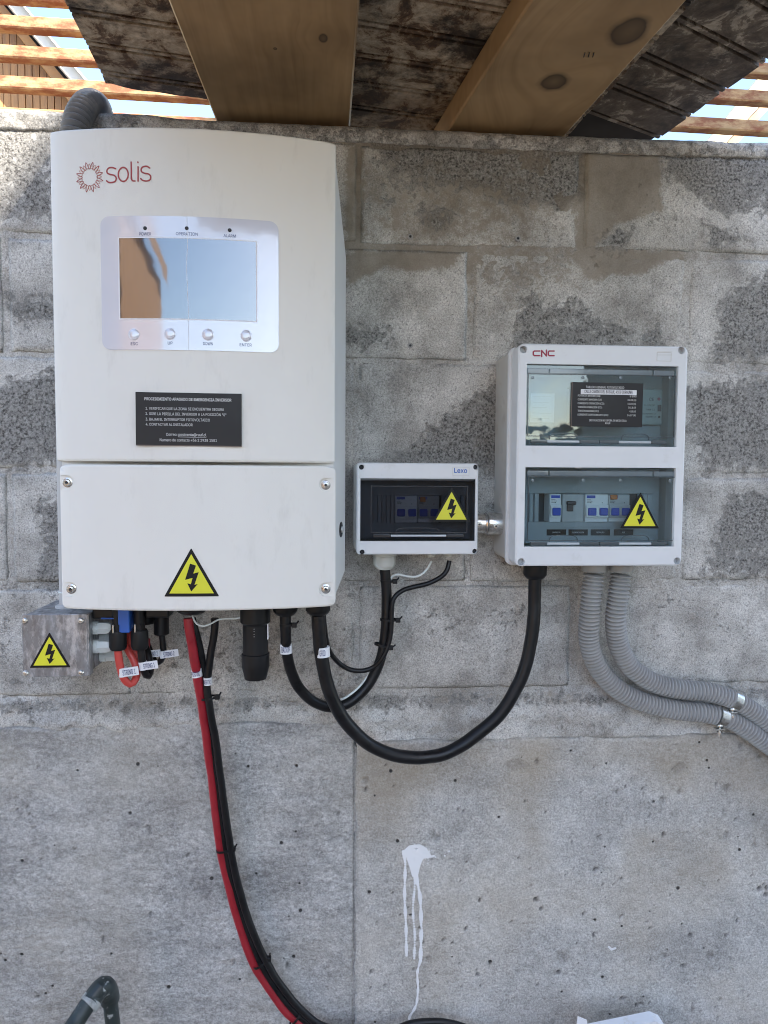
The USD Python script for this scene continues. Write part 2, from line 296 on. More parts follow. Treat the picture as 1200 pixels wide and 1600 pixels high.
def concrete(name, kind):
    """Blockwork and poured concrete. The vertex attribute 'smear' says where mortar was wiped over the pores, 'stain' where it is browner and smoother: real stains plus warm shade painted under the planks."""
    n = {'g': ('geometry', {}),
         'sm': ('attribute', {'attribute': 'smear'}), 'st': ('attribute', {'attribute': 'stain'}),
         'nb': ('noise_texture', {'scale': 9.0, 'detail': 6.0, 'roughness': 0.65}),
         'nm': ('noise_texture', {'scale': 48.0, 'detail': 10.0, 'roughness': 0.82}),
         'nf': ('noise_texture', {'scale': 240.0, 'detail': 5.0, 'roughness': 0.7}),
         'vo': ('voronoi_texture', {'scale': 170.0, 'feature': 'f1'}),
         'fs': ('noise_texture', {'scale': 420.0, 'detail': 2.0, 'roughness': 0.6})}
    l = [('g.position', x + '.vector') for x in ('nb', 'nm', 'nf', 'vo', 'fs')]
    # mask = smear + noise
    n['a1'] = ('math', {'math_type': 'multiply_add', 'value2': 2.3, 'value3': -1.15}); l.append(('nm.fac', 'a1.value1'))
    n['a2'] = ('math', {'math_type': 'add'}); l += [('sm.fac', 'a2.value1'), ('a1.value', 'a2.value2')]
    n['a3'] = ('map_range', {'from_min': 0.33, 'from_max': 0.60, 'to_min': 0.0, 'to_max': 1.0, 'clamp': True, 'range_type': 'smoothstep'}); l.append(('a2.value', 'a3.value'))
    # porous colour
    n['pr'] = ('rgb_ramp', {'ramp': [(0.35, (0.065, 0.061, 0.056)), (0.43, (0.17, 0.162, 0.15)), (0.51, (0.305, 0.293, 0.272)), (0.62, (0.45, 0.432, 0.402))]}); l.append(('nf.fac', 'pr.fac'))
    # smeared colour
    n['sr'] = ('rgb_ramp', {'ramp': [(0.36, (0.30, 0.284, 0.258)), (0.5, (0.45, 0.432, 0.40)), (0.62, (0.57, 0.55, 0.515))]}); l.append(('nb.fac', 'sr.fac'))
    n['sp'] = ('map_range', {'from_min': 0.555, 'from_max': 0.66, 'to_min': 0.0, 'to_max': 0.7, 'clamp': True}); l.append(('nf.fac', 'sp.value'))
    n['sc'] = ('mix_color', {'b': (0.11, 0.108, 0.105)}); l += [('sp.result', 'sc.fac'), ('sr.color', 'sc.a')]
    n['gr'] = ('rgb_ramp', {'ramp': [(0.35, (0.72, 0.72, 0.72)), (0.65, (1.2, 1.2, 1.2))]}); l.append(('fs.fac', 'gr.fac'))
    n['sg'] = ('mix_color', {'blend_type': 'multiply', 'fac': 1.0, 'use_clamp': False}); l += [('sc.result', 'sg.a'), ('gr.color', 'sg.b')]
    n['c1'] = ('mix_color', {}); l += [('a3.result', 'c1.fac'), ('pr.color', 'c1.a'), ('sg.result', 'c1.b')]
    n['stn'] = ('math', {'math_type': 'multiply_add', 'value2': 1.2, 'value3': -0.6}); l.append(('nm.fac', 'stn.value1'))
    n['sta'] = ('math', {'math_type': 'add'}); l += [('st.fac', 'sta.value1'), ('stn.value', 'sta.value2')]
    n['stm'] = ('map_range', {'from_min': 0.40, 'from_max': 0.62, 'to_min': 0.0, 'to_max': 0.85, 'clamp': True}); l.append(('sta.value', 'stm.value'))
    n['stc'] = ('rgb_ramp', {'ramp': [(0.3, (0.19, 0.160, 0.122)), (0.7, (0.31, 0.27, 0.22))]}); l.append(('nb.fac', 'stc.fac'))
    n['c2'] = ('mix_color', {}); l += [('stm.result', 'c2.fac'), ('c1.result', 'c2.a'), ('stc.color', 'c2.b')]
    # relief
    n['h1'] = ('math', {'math_type': 'multiply', 'value2': 1.0}); l.append(('nf.fac', 'h1.value1'))
    n['h2'] = ('map_range', {'from_min': 0, 'from_max': 1, 'to_min': 1.0, 'to_max': 0.22}); l.append(('a3.result', 'h2.value'))
    n['h3'] = ('math', {'math_type': 'multiply'}); l += [('h1.value', 'h3.value1'), ('h2.result', 'h3.value2')]
    n['h4'] = ('math', {'math_type': 'multiply_add', 'value2': 0.25}); l += [('a3.result', 'h4.value1'), ('h3.value', 'h4.value3')]
    n['b'] = ('bump', {'strength': 1.0, 'distance': 0.006}); l.append(('h4.value', 'b.height'))
    n['p'] = ('principled_bsdf', {'roughness': 0.92, 'specular_ior_level': 0.25}); l += [('c2.result', 'p.base_color'), ('b.normal', 'p.normal')]
    return usdkit.material(stage, L(name), n, l, surface='p.BSDF')
BLOCK = concrete('porous_concrete_block', 'block')

def poured(name, lo, mid, hi, streak, pit, brown):
    n = {'g': ('geometry', {}), 'm': ('mapping', {'scale': streak}), 'm2': ('mapping', {'scale': tuple(0.5 + 0.5 * q for q in streak)}), 'sm': ('attribute', {'attribute': 'smear'}), 'st': ('attribute', {'attribute': 'stain'}),
         'n1': ('noise_texture', {'scale': 7.0, 'detail': 8.0, 'roughness': 0.65}), 'n2': ('noise_texture', {'scale': 95.0, 'detail': 8.0, 'roughness': 0.78}),
         'n3': ('noise_texture', {'scale': 260.0, 'detail': 4.0, 'roughness': 0.7}), 'n4': ('noise_texture', {'scale': 4.0, 'detail': 5.0}),
         'v': ('voronoi_texture', {'scale': 48.0, 'randomness': 1.0}), 'vn': ('white_noise_texture', {})}
    l = [('g.position', 'm.vector'), ('m.vector', 'n1.vector'), ('m2.vector', 'n2.vector'), ('g.position', 'm2.vector'), ('g.position', 'n3.vector'), ('g.position', 'n4.vector'), ('g.position', 'v.vector'), ('v.position', 'vn.vector')]
    n['r1'] = ('rgb_ramp', {'ramp': [(0.40, lo), (0.5, mid), (0.60, hi)]})
    n['x'] = ('mix_float', {'fac': 0.55}); l += [('n1.fac', 'x.a'), ('n2.fac', 'x.b'), ('x.result', 'r1.fac')]
    n['gr'] = ('rgb_ramp', {'ramp': [(0.35, (0.70, 0.70, 0.70)), (0.62, (1.16, 1.16, 1.16))]}); l.append(('n3.fac', 'gr.fac'))
    n['mo'] = ('rgb_ramp', {'ramp': [(0.36, (0.78, 0.78, 0.785)), (0.62, (1.1, 1.1, 1.1))]}); l.append(('n4.fac', 'mo.fac'))
    n['c00'] = ('mix_color', {'blend_type': 'multiply', 'fac': 1.0, 'use_clamp': False}); l += [('r1.color', 'c00.a'), ('mo.color', 'c00.b')]
    n['c0'] = ('mix_color', {'blend_type': 'multiply', 'fac': 1.0, 'use_clamp': False}); l += [('c00.result', 'c0.a'), ('gr.color', 'c0.b')]
    # brown tinge
    n['bm'] = ('map_range', {'from_min': 0.48, 'from_max': 0.8, 'to_min': 0.0, 'to_max': 0.75, 'clamp': True})
    n['ba'] = ('math', {'math_type': 'multiply_add', 'value2': 0.35}); l += [('st.fac', 'ba.value1'), ('n4.fac', 'ba.value3'), ('ba.value', 'bm.value')]
    n['c1'] = ('mix_color', {'b': brown}); l += [('bm.result', 'c1.fac'), ('c0.result', 'c1.a')]
    # blow holes: a hole only in some cells, of uneven size
    n['pt'] = ('map_range', {'from_min': 0.72, 'from_max': 1.0, 'to_min': 0.0, 'to_max': pit, 'clamp': True}); l.append(('vn.value', 'pt.value'))
    n['pd'] = ('math', {'math_type': 'subtract'}); l += [('pt.result', 'pd.value1'), ('v.distance', 'pd.value2')]
    n['pm'] = ('map_range', {'from_min': 0.0, 'from_max': 0.08, 'to_min': 0.0, 'to_max': 1.0, 'clamp': True}); l.append(('pd.value', 'pm.value'))
    n['c2'] = ('mix_color', {'b': (0.07, 0.065, 0.062)}); l += [('pm.result', 'c2.fac'), ('c1.result', 'c2.a')]
    n['c3'] = ('mix_color', {'b': (0.035, 0.034, 0.034)}); l += [('sm.fac', 'c3.fac'), ('c2.result', 'c3.a')]
    n['h'] = ('math', {'math_type': 'multiply_add', 'value2': -1.2}); l += [('pm.result', 'h.value1'), ('n2.fac', 'h.value3')]
    n['h2'] = ('math', {'math_type': 'multiply_add', 'value2': 0.35}); l += [('n3.fac', 'h2.value1'), ('h.value', 'h2.value3')]
    n['b'] = ('bump', {'strength': 1.0, 'distance': 0.0048}); l.append(('h2.value', 'b.height'))
    n['p'] = ('principled_bsdf', {'roughness': 0.9, 'specular_ior_level': 0.25}); l += [('c3.result', 'p.base_color'), ('b.normal', 'p.normal')]
    return usdkit.material(stage, L(name), n, l, surface='p.BSDF')
POURL = poured('streaked_poured_concrete', (0.28, 0.272, 0.26), (0.48, 0.47, 0.45), (0.68, 0.668, 0.645), (0.7, 1, 1.7), 0.20, (0.36, 0.33, 0.28))
POURR = poured('smooth_poured_concrete', (0.40, 0.385, 0.358), (0.56, 0.542, 0.508), (0.70, 0.68, 0.645), (0.8, 1, 1.2), 0.20, (0.37, 0.31, 0.23))

def peeling(name, seed, paint, mould):
    n = {'g': ('geometry', {}), 'm': ('mapping', {'location': (seed, seed * 2, 0), 'rotation': (0, 0, 0.3)}),
         'n1': ('noise_texture', {'scale': 19.0, 'detail': 10.0, 'roughness': 0.74, 'distortion': 0.5}), 'n2': ('noise_texture', {'scale': 8.0, 'detail': 9.0, 'roughness': 0.72}),
         'n3': ('noise_texture', {'scale': 70.0, 'detail': 5.0, 'roughness': 0.7}),
         'r1': ('rgb_ramp', {'ramp': paint}),
         'r2': ('map_range', {'from_min': mould[0], 'from_max': mould[1], 'to_min': 0.0, 'to_max': 0.93, 'clamp': True}),
         'c': ('mix_color', {'b': (0.018, 0.014, 0.012)}), 'r3': ('rgb_ramp', {'ramp': [(0.3, (0.6, 0.6, 0.6)), (0.7, (1.15, 1.15, 1.15))]}),
         'c2': ('mix_color', {'blend_type': 'multiply', 'fac': 1.0, 'use_clamp': False}),
         'b': ('bump', {'strength': 0.8, 'distance': 0.0015}), 'p': ('principled_bsdf', {'roughness': 0.7})}
    l = [('g.position', 'm.vector')] + [('m.vector', x + '.vector') for x in ('n1', 'n2', 'n3')] + [('n1.fac', 'r1.fac'), ('n2.fac', 'r2.value'), ('r2.result', 'c.fac'), ('r1.color', 'c.a'), ('n3.fac', 'r3.fac'), ('c.result', 'c2.a'), ('r3.color', 'c2.b'), ('c2.result', 'p.base_color'), ('n1.fac', 'b.height'), ('b.normal', 'p.normal')]
    return usdkit.material(stage, L(name), n, l, surface='p.BSDF')
PEEL = peeling('peeling_white_paint', 1.0, [(0.38, (0.06, 0.032, 0.018)), (0.46, (0.16, 0.095, 0.052)), (0.485, (0.34, 0.26, 0.175)), (0.60, (0.58, 0.49, 0.37))], (0.48, 0.585))
PEEL2 = peeling('peeling_grey_paint', 4.3, [(0.36, (0.05, 0.033, 0.022)), (0.48, (0.12, 0.088, 0.06)), (0.545, (0.19, 0.15, 0.11)), (0.565, (0.40, 0.34, 0.26)), (0.64, (0.50, 0.43, 0.34))], (0.51, 0.66))
GROOVE = M('groove_grime', (0.012, 0.010, 0.009), 0.9)  # near-black tone of the backing seen through the grooves

def pine(name, knots, ang):
    n = {'g': ('geometry', {}), 'm': ('mapping', {'rotation': (0, 0, ang), 'scale': (26, 1.6, 6)}), 'n': ('noise_texture', {'scale': 2.0, 'detail': 8.0, 'roughness': 0.6, 'distortion': 0.6}),
         'r': ('rgb_ramp', {'ramp': [(0.25, (0.28, 0.175, 0.080)), (0.5, (0.37, 0.24, 0.115)), (0.75, (0.43, 0.288, 0.148))]}),
         'n2': ('noise_texture', {'scale': 9.0, 'detail': 5.0}), 'r2': ('rgb_ramp', {'ramp': [(0.35, (0.76, 0.74, 0.71)), (0.65, (1.1, 1.1, 1.1))]}),
         'c': ('mix_color', {'blend_type': 'multiply', 'fac': 1.0, 'use_clamp': False}), 'p': ('principled_bsdf', {'roughness': 0.6}), 'b': ('bump', {'distance': 0.0006})}
    pos = 'g.position'
    for i, (k, rad) in enumerate(knots):            # the grain bends round each knot
        n |= {f'ws{i}': ('vector_math', {'math_type': 'subtract', 'vector2': k}), f'wl{i}': ('vector_math', {'math_type': 'length'}),
              f'wf{i}': ('map_range', {'from_min': 0.0, 'from_max': rad[0] * 4.5, 'to_min': -0.85, 'to_max': 0.0, 'clamp': True, 'range_type': 'smoothstep'}),
              f'wv{i}': ('vector_math', {'math_type': 'scale'}), f'wa{i}': ('vector_math', {'math_type': 'add'})}
    l = []
    for i, (k, rad) in enumerate(knots):
        l += [('g.position', f'ws{i}.vector1'), (f'ws{i}.vector', f'wl{i}.vector1'), (f'wl{i}.value', f'wf{i}.value'), (f'ws{i}.vector', f'wv{i}.vector1'), (f'wf{i}.result', f'wv{i}.scale'), (pos, f'wa{i}.vector1'), (f'wv{i}.vector', f'wa{i}.vector2')]
        pos = f'wa{i}.vector'
    l += [(pos, 'm.vector'), ('m.vector', 'n.vector'), ('n.fac', 'r.fac'), ('g.position', 'n2.vector'), ('n2.fac', 'r2.fac'), ('r.color', 'c.a'), ('r2.color', 'c.b'), ('n.fac', 'b.height'), ('b.normal', 'p.normal')]
    src = 'c.result'
    for i, (k, rad) in enumerate(knots):
        n |= {f'ks{i}': ('vector_math', {'math_type': 'subtract', 'vector2': k}), f'km{i}': ('mapping', {'rotation': (0, 0, ang), 'scale': (1.0 / rad[0], 1.0 / rad[1], 0.0)}), f'kl{i}': ('vector_math', {'math_type': 'length'}),
              f'kw{i}': ('math', {'math_type': 'multiply_add', 'value2': 0.75}), f'kr{i}': ('rgb_ramp', {'ramp': [(0.0, (0.75, 0.75, 0.75)), (0.45, (0.60, 0.60, 0.60)), (0.72, (0.80, 0.80, 0.80)), (0.80, (0.92, 0.92, 0.92)), (0.86, (0.45, 0.45, 0.45)), (1.0, (0, 0, 0))]}),
              f'kc{i}': ('mix_color', {'b': (0.045, 0.026, 0.013)})}
        l += [('g.position', f'ks{i}.vector1'), (f'ks{i}.vector', f'km{i}.vector'), (f'km{i}.vector', f'kl{i}.vector1'), ('n2.fac', f'kw{i}.value1'), (f'kl{i}.value', f'kw{i}.value3'), (f'kw{i}.value', f'kr{i}.fac'), (f'kr{i}.color', f'kc{i}.fac'), (src, f'kc{i}.a')]
        src = f'kc{i}.result'
    l.append((src, 'p.base_color'))
    return usdkit.material(stage, L(name), n, l, surface='p.BSDF')

# ------------------------------------------------------------------ ground and the sky's setting
g = trimesh.Trimesh([[-300, -300, 0], [300, -300, 0], [300, 300, 0], [-300, 300, 0]], [[0, 1, 2], [0, 2, 3]], process=False)
single('ground', g, GROUND, None, None, smooth=False, kind='structure')

# ------------------------------------------------------------------ the block wall
def polys(*ps): return [Polygon([XZ(*q) for q in p]).buffer(0) for p in ps]
POROUS = polys(
    [(-300, 195), (85, 195), (85, 345), (-300, 345)], [(18, 462), (95, 462), (95, 505), (30, 512)], [(-300, 600), (0, 606), (40, 590), (100, 580), (100, 725), (-300, 725)],
    [(58, 775), (110, 785), (110, 920), (60, 912), (75, 850)], [(585, 222), (905, 222), (908, 300), (872, 326), (790, 314), (742, 292), (680, 285), (615, 272)],
    [(1032, 225), (1500, 225), (1500, 352), (1130, 332), (1072, 300), (1030, 272)], [(1106, 352), (1182, 372), (1160, 388), (1108, 382)],
    [(1118, 482), (1148, 448), (1200, 428), (1500, 420), (1500, 560), (1108, 560), (1128, 520)], [(808, 484), (830, 456), (852, 478), (900, 466), (932, 494), (985, 520), (985, 548), (796, 548)],
    [(1008, 522), (1030, 512), (1042, 545), (1005, 545)], [(535, 514), (612, 513), (602, 536), (535, 541)], [(790, 570), (790, 728), (604, 728), (640, 698), (700, 645), (744, 616)],
    [(1072, 612), (1108, 600), (1200, 590), (1500, 580), (1500, 738), (1100, 738), (1082, 690)], [(1138, 772), (1500, 768), (1500, 912), (1080, 902), (1112, 850)],
    [(945, 362), (985, 362), (980, 386), (940, 386)], [(664, 340), (700, 340), (694, 360), (672, 360)])
HALFP = polys([(750, 728), (900, 728), (900, 925), (745, 905)], [(620, 945), (885, 925), (885, 985), (640, 1000)], [(990, 930), (1160, 925), (1160, 1005), (1000, 1010)], [(-300, 915), (90, 915), (90, 1085), (-300, 1085)],
    [(535, 860), (620, 880), (600, 925), (535, 925)], [(250, 960), (560, 960), (560, 1060), (250, 1075)], [(600, 225), (720, 300), (700, 350), (560, 330)], [(1030, 300), (1120, 340), (1030, 380), (985, 340)])
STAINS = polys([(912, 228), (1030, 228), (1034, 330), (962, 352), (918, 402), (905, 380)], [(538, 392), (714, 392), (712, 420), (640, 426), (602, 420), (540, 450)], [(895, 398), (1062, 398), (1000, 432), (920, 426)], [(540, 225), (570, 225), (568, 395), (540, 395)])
TINGE = polys([(535, 215), (760, 215), (905, 260), (900, 395), (720, 440), (535, 430)])  # warm shade below the planks, painted into the block colour
def field(x, z, ps, soft=0.02):
    pt = spoints(np.column_stack([x.ravel(), z.ravel()])); out = np.zeros(x.size)
    for p in ps:
        c = p.centroid
        ins = contains_xy(p, x.ravel(), z.ravel()); dist = sdist(p.exterior, pt)
        out = np.maximum(out, np.clip(0.5 + np.where(ins, 1, -1) * dist / (2 * soft), 0, 1))
    return out.reshape(x.shape)
def wear(x, z):
    p = field(x, z, POROUS); h = field(x, z, HALFP, 0.03)
    return 0.84 - (0.56 + 0.5 * (meshkit.fbm(np.stack([np.ravel(x) * 11, np.ravel(z) * 11, 0 * np.ravel(x)], -1), 3, 77).reshape(np.shape(x)) - 0.5)) * p - 0.20 * h * (1 - p), np.maximum(field(x, z, STAINS, 0.02), 0.56 * field(x, z, TINGE, 0.09))  # last term mixes the painted warm shade in with the stains
def fbm3(x, y, z, s, seed, o=4): return meshkit.fbm(np.stack([x * s, y * s, z * s], -1), o, seed) - 0.5
def face_grid(x0, x1, z0, z1, step, yfun, back):
    """A face that looks to -y, closed by skirts that run back to y = back."""
    nx, nz = max(2, int(round((x1 - x0) / step)) + 1), max(2, int(round((z1 - z0) / step)) + 1)
    X, Z = np.meshgrid(np.linspace(x0, x1, nx), np.linspace(z0, z1, nz))
    Xo, Yo, Zo = yfun(X, Z)
    # an outer ring at the back
    Xp, Zp = np.pad(Xo, 1, 'edge'), np.pad(Zo, 1, 'edge'); Yp = np.full(Xp.shape, back); Yp[1:-1, 1:-1] = Yo
    H, W = Xp.shape; V = np.column_stack([Xp.ravel(), Yp.ravel(), Zp.ravel()])
    i, j = np.meshgrid(np.arange(H - 1), np.arange(W - 1), indexing='ij'); A = i * W + j
    F = np.vstack([np.stack([A, A + 1, A + W + 1], -1).reshape(-1, 3), np.stack([A, A + W + 1, A + W], -1).reshape(-1, 3)])
    return trimesh.Trimesh(V, F, process=False)
WALL = thing('concrete_block_wall', 'grey concrete block wall on poured concrete base carrying the electrical boxes', 'wall', (0, 0, 0))
ROWS = [1.046, 1.245, 1.445, 1.645, 1.845, 2.022]
bi = 0
for row in range(5):
    z0, z1 = ROWS[row], ROWS[row + 1]
    off = 0.0 if row % 2 == 0 else 0.2
    for k in range(-4, 4):
        x0, x1 = off + k * 0.4 + 0.003, off + k * 0.4 + 0.403
        if x1 < -1.15 or x0 > 1.35: continue
        inview = x1 > -0.75 and x0 < 0.95
        bi += 1; prox = RNG.uniform(-0.0012, 0.0010); jx, jz = RNG.uniform(-0.003, 0.003), RNG.uniform(-0.002, 0.002)
        ex0, ex1, ez0, ez1 = x0 + 0.0055 + jx, x1 - 0.0055 + jx, z0 + 0.005 + jz, z1 - 0.005 + jz
        def yf(X, Z):
            e = np.minimum(np.minimum(X - ex0, ex1 - X), np.minimum(Z - ez0, ez1 - Z))
            wob = fbm3(X, Z, 0 * X, 30, bi, 3) * 0.006
            Y = prox - 0.0026 + 0.0026 * np.clip(1 - (e + wob) / 0.009, 0, 1) ** 2 + fbm3(X, Z, 0 * X, 12, 3) * 0.004 + fbm3(X, Z, 0 * X, 130, 5, 2) * 0.0012
            eX = fbm3(X, Z, 0 * X, 45, 11) * 0.005; eZ = fbm3(X, Z, 0 * X, 45, 12) * 0.005
            return X + eX, Y, Z + eZ
        m = face_grid(ex0, ex1, ez0, ez1, 0.0065 if inview else 0.03, yf, 0.03)
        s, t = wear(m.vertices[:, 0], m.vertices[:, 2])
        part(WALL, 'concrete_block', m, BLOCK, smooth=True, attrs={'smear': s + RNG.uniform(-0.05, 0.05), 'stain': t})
def ym(X, Z): return X, -0.0001 + fbm3(X, Z, 0 * X, 16, 21) * 0.006 + fbm3(X, Z, 0 * X, 90, 22, 2) * 0.0016, Z
m = face_grid(-1.2, 1.4, 1.03, 2.03, 0.008, ym, 0.03)
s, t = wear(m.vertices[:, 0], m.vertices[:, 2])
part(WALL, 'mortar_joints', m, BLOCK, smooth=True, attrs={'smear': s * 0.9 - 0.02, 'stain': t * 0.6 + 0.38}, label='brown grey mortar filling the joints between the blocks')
part(WALL, 'wall_core', bx(-1.2, 1.4, -0.185, -0.02, 0.0, 2.03), POURL, smooth=False, attrs={'smear': np.zeros(8), 'stain': np.zeros(8)})
# the mortar cap on top
def cap():
    nx = 330; X = np.linspace(-1.2, 1.4, nx); prof = [(0.030, 2.018), (-0.004, 2.0195), (-0.007, 2.030), (-0.006, 2.040), (0.000, 2.047), (0.03, 2.049), (0.08, 2.050), (0.14, 2.049), (0.19, 2.045), (0.196, 2.02)]
    # densify the profile
    pr = np.array(prof); tt = np.linspace(0, len(pr) - 1, 40); py_, pz_ = np.interp(tt, np.arange(len(pr)), pr[:, 0]), np.interp(tt, np.arange(len(pr)), pr[:, 1])
    Xg, Yg = np.meshgrid(X, py_); _, Zg = np.meshgrid(X, pz_)
    nn = fbm3(Xg, Yg, Zg, 28, 31, 4); n2 = fbm3(Xg, Yg, Zg, 110, 32, 3); big = fbm3(Xg, 0 * Xg, 0 * Xg, 3, 33, 3)
    left = np.clip((-0.30 - Xg) / 0.05, 0, 1)
    Yg = Yg + (nn * 0.009 + n2 * 0.006) * (Yg < 0.02)
    Zg = Zg + nn * 0.008 + n2 * 0.004 + big * 0.01 + left * 0.006 * (Zg > 2.03)
    H, W = Xg.shape; V = np.column_stack([Xg.ravel(), Yg.ravel(), Zg.ravel()]); i, j = np.meshgrid(np.arange(H - 1), np.arange(W - 1), indexing='ij'); A = i * W + j
    F = np.vstack([np.stack([A, A + 1, A + W + 1], -1).reshape(-1, 3), np.stack([A, A + W + 1, A + W], -1).reshape(-1, 3)])
    return trimesh.Trimesh(V, F, process=False)
m = cap()
part(WALL, 'mortar_cap', m, BLOCK, smooth=True, attrs={'smear': np.full(len(m.vertices), 0.55), 'stain': np.full(len(m.vertices), 0.15)})
# poured base: a rough ledge and two panels with a form joint between them
def yl(X, Z):
    t = np.clip((1.05 - Z) / 0.045, 0, 1)
    tuck = 0.03 * np.where(X < 0.0, np.clip((0.990 + fbm3(X, 0 * X, 0 * X, 20, 45) * 0.02 - Z) / 0.018, 0, 1), np.clip((0.955 - Z) / 0.01, 0, 1))
    return X, tuck + 0.004 - 0.015 * t ** 0.7 + fbm3(X * 0.6, Z * 1.5, 0 * X, 22, 41) * 0.016 * (0.4 + t) + fbm3(X, Z, 0 * X, 80, 42, 3) * 0.007, Z + fbm3(X, 0 * X, 0 * X, 9, 43, 3) * 0.014 * (Z > 1.03)
m = face_grid(-1.2, 1.4, 0.94, 1.058, 0.005, yl, 0.03)
s = 0.74 - 0.22 * np.clip((m.vertices[:, 2] - 1.012) / 0.012, 0, 1) * np.clip((1.045 - m.vertices[:, 2]) / 0.008, 0, 1) + 0.14 * (fbm3(m.vertices[:, 0], m.vertices[:, 2], 0 * m.vertices[:, 0], 7, 44))
part(WALL, 'concrete_ledge', m, BLOCK, smooth=True, attrs={'smear': s, 'stain': 0.12 + 0.3 * (m.vertices[:, 2] > 1.02)})
def pits(X, Z, lst):
    D = np.zeros(X.shape); A = np.zeros(X.shape)
    for (px, py, rx, ry, dep, ang) in lst:
        x, z = XZ(px, py, 0.014); c, s_ = math.cos(ang), math.sin(ang)
        u, v = ((X - x) * c + (Z - z) * s_) / (rx * 0.00072), (-(X - x) * s_ + (Z - z) * c) / (ry * 0.00072)
        q = np.sqrt(u * u + v * v) + fbm3(X, Z, 0 * X, 160, 61, 2) * 0.8
        k = np.clip(1.3 - q, 0, 1); D = np.maximum(D, dep * np.clip(k * 1.6, 0, 1)); A = np.maximum(A, np.clip(k * 2.2, 0, 1) * min(1, dep / 0.0045) * (1.0 if max(rx, ry) < 7 else 0.45))
    return D, A
rp = random.Random(3)
PITL = [(232, 1295, 3, 10, .006, .3), (295, 1322, 2.5, 4, .004, 0), (293, 1337, 2.5, 3, .004, 0), (364, 1507, 4, 9, .006, -.2), (449, 1509, 4, 6, .006, .4), (264, 1498, 2, 3, .004, 0), (160, 1468, 2, 6, .004, 0), (170, 1470, 2, 4, .003, 0), (275, 1555, 2, 5, .004, 0), (52, 1293, 4, 3, .003, 0), (42, 1260, 3, 2.5, .004, 0), (235, 1427, 2, 4, .004, 0), (256, 1412, 2, 3, .003, 0), (58, 1558, 4, 3, .005, 0), (340, 1483, 5, 3, .003, 0), (231, 1333, 2, 5, .004, .2), (249, 1390, 2, 4, .003, 0), (270, 1500, 2, 3, .003, 0)]
PITR = [(680, 1308, 9, 10, .004, .5), (876, 1496, 13, 15, .004, .3), (872, 1518, 6, 5, .005, 0), (837, 1405, 6, 6, .005, 0), (845, 1419, 4, 4, .005, 0), (929, 1358, 6, 4, .005, .3), (1034, 1250, 7, 8, .004, 0), (963, 1236, 7, 6, .004, 0), (1036, 1303, 4, 6, .006, .3), (1133, 1305, 8, 11, .003, 0), (1178, 1320, 7, 9, .003, 0), (1135, 1230, 7, 8, .004, 0), (1186, 1388, 6, 6, .006, 0), (1197, 1386, 5, 6, .006, 0), (1195, 1397, 5, 4, .006, 0), (1108, 1493, 8, 9, .003, 0), (1035, 1493, 8, 8, .003, 0), (1133, 1460, 4, 5, .005, 0), (1151, 1437, 4, 5, .006, 0), (927, 1460, 3, 5, .006, 0), (571, 1219, 7, 9, .004, 0), (572, 1232, 3, 4, .006, 0), (727, 1450, 3, 4, .006, 0), (745, 1522, 4, 4, .005, 0), (971, 1561, 7, 5, .005, 0), (668, 1498, 5, 8, .003, .2), (692, 1468, 4, 4, .005, 0), (749, 1405, 3, 3, .005, 0), (1060, 1237, 5, 7, .004, 0), (1015, 1450, 3, 3, .005, 0), (1010, 1440, 3, 3, .004, 0), (1078, 1460, 3, 6, .005, 0), (798, 1440, 3, 3, .005, 0), (680, 1560, 10, 8, .002, 0), (804, 1195, 26, 14, .0025, 0), (838, 1189, 6, 5, .003, 0), (1156, 1166, 5, 8, .005, 0), (1185, 1183, 7, 5, .004, 0), (1060, 1200, 16, 12, .003, .5), (1066, 1508, 6, 5, .004, 0)]
PITR += [(rp.uniform(560, 1195), rp.uniform(1190, 1598), rp.uniform(1.5, 3), rp.uniform(1.5, 3), rp.uniform(.003, .006), 0) for _ in range(110)]
PITL += [(rp.uniform(0, 545), rp.uniform(1180, 1598), rp.uniform(1.5, 2.6), rp.uniform(1.5, 3), rp.uniform(.002, .004), 0) for _ in range(60)]
CRACKS = [(1082, 1575, 1.6, 16, .006, 0), (1171, 1460, 1.4, 14, .005, .08), (978, 1265, 1.3, 18, .004, 0), (978, 1228, 2.5, 6, .004, 0), (892, 1315, 1.3, 12, .004, 0), (1118, 1225, 1.2, 10, .004, 0), (886, 1430, 1.2, 12, .003, 0)]
def yr(X, Z):
    D, A = pits(X, Z, PITR + CRACKS)
    e = np.minimum(X - 0.002, 0.9575 - Z); edge = np.clip(1 - (e + fbm3(X, Z, 0 * X, 40, 52) * 0.006) / 0.004, 0, 1)
    X = X + fbm3(0 * X, Z, 0 * X, 30, 57, 3) * 0.007 * np.clip(1 - (X - 0.002) / 0.03, 0, 1)
    return X, -0.0160 + D + 0.004 * edge + fbm3(X, Z, 0 * X, 6, 51) * 0.004 + fbm3(X, Z, 0 * X, 60, 53, 3) * 0.0010, Z + fbm3(X, 0 * X, 0 * X, 16, 54, 3) * 0.010 * np.clip((Z - 0.9) / 0.05, 0, 1)
m = face_grid(0.002, 1.4, 0.35, 0.9575, 0.0036, yr, 0.03)
D, A = pits(m.vertices[:, 0], m.vertices[:, 2], PITR + CRACKS)
PST = polys([(560, 1165), (760, 1165), (740, 1215), (640, 1225), (600, 1290), (560, 1300)], [(805, 1165), (850, 1165), (838, 1330), (818, 1335)], [(960, 1165), (1200, 1160), (1200, 1260), (1120, 1240), (1040, 1225)], [(1140, 1165), (1250, 1165), (1250, 1330), (1180, 1330)], [(985, 1290), (1045, 1290), (1045, 1320), (985, 1320)])
tg = np.clip((m.vertices[:, 2] - 0.80) / 0.16, 0, 1) * 0.22 + 0.42 * field(m.vertices[:, 0], m.vertices[:, 2], PST, 0.03)
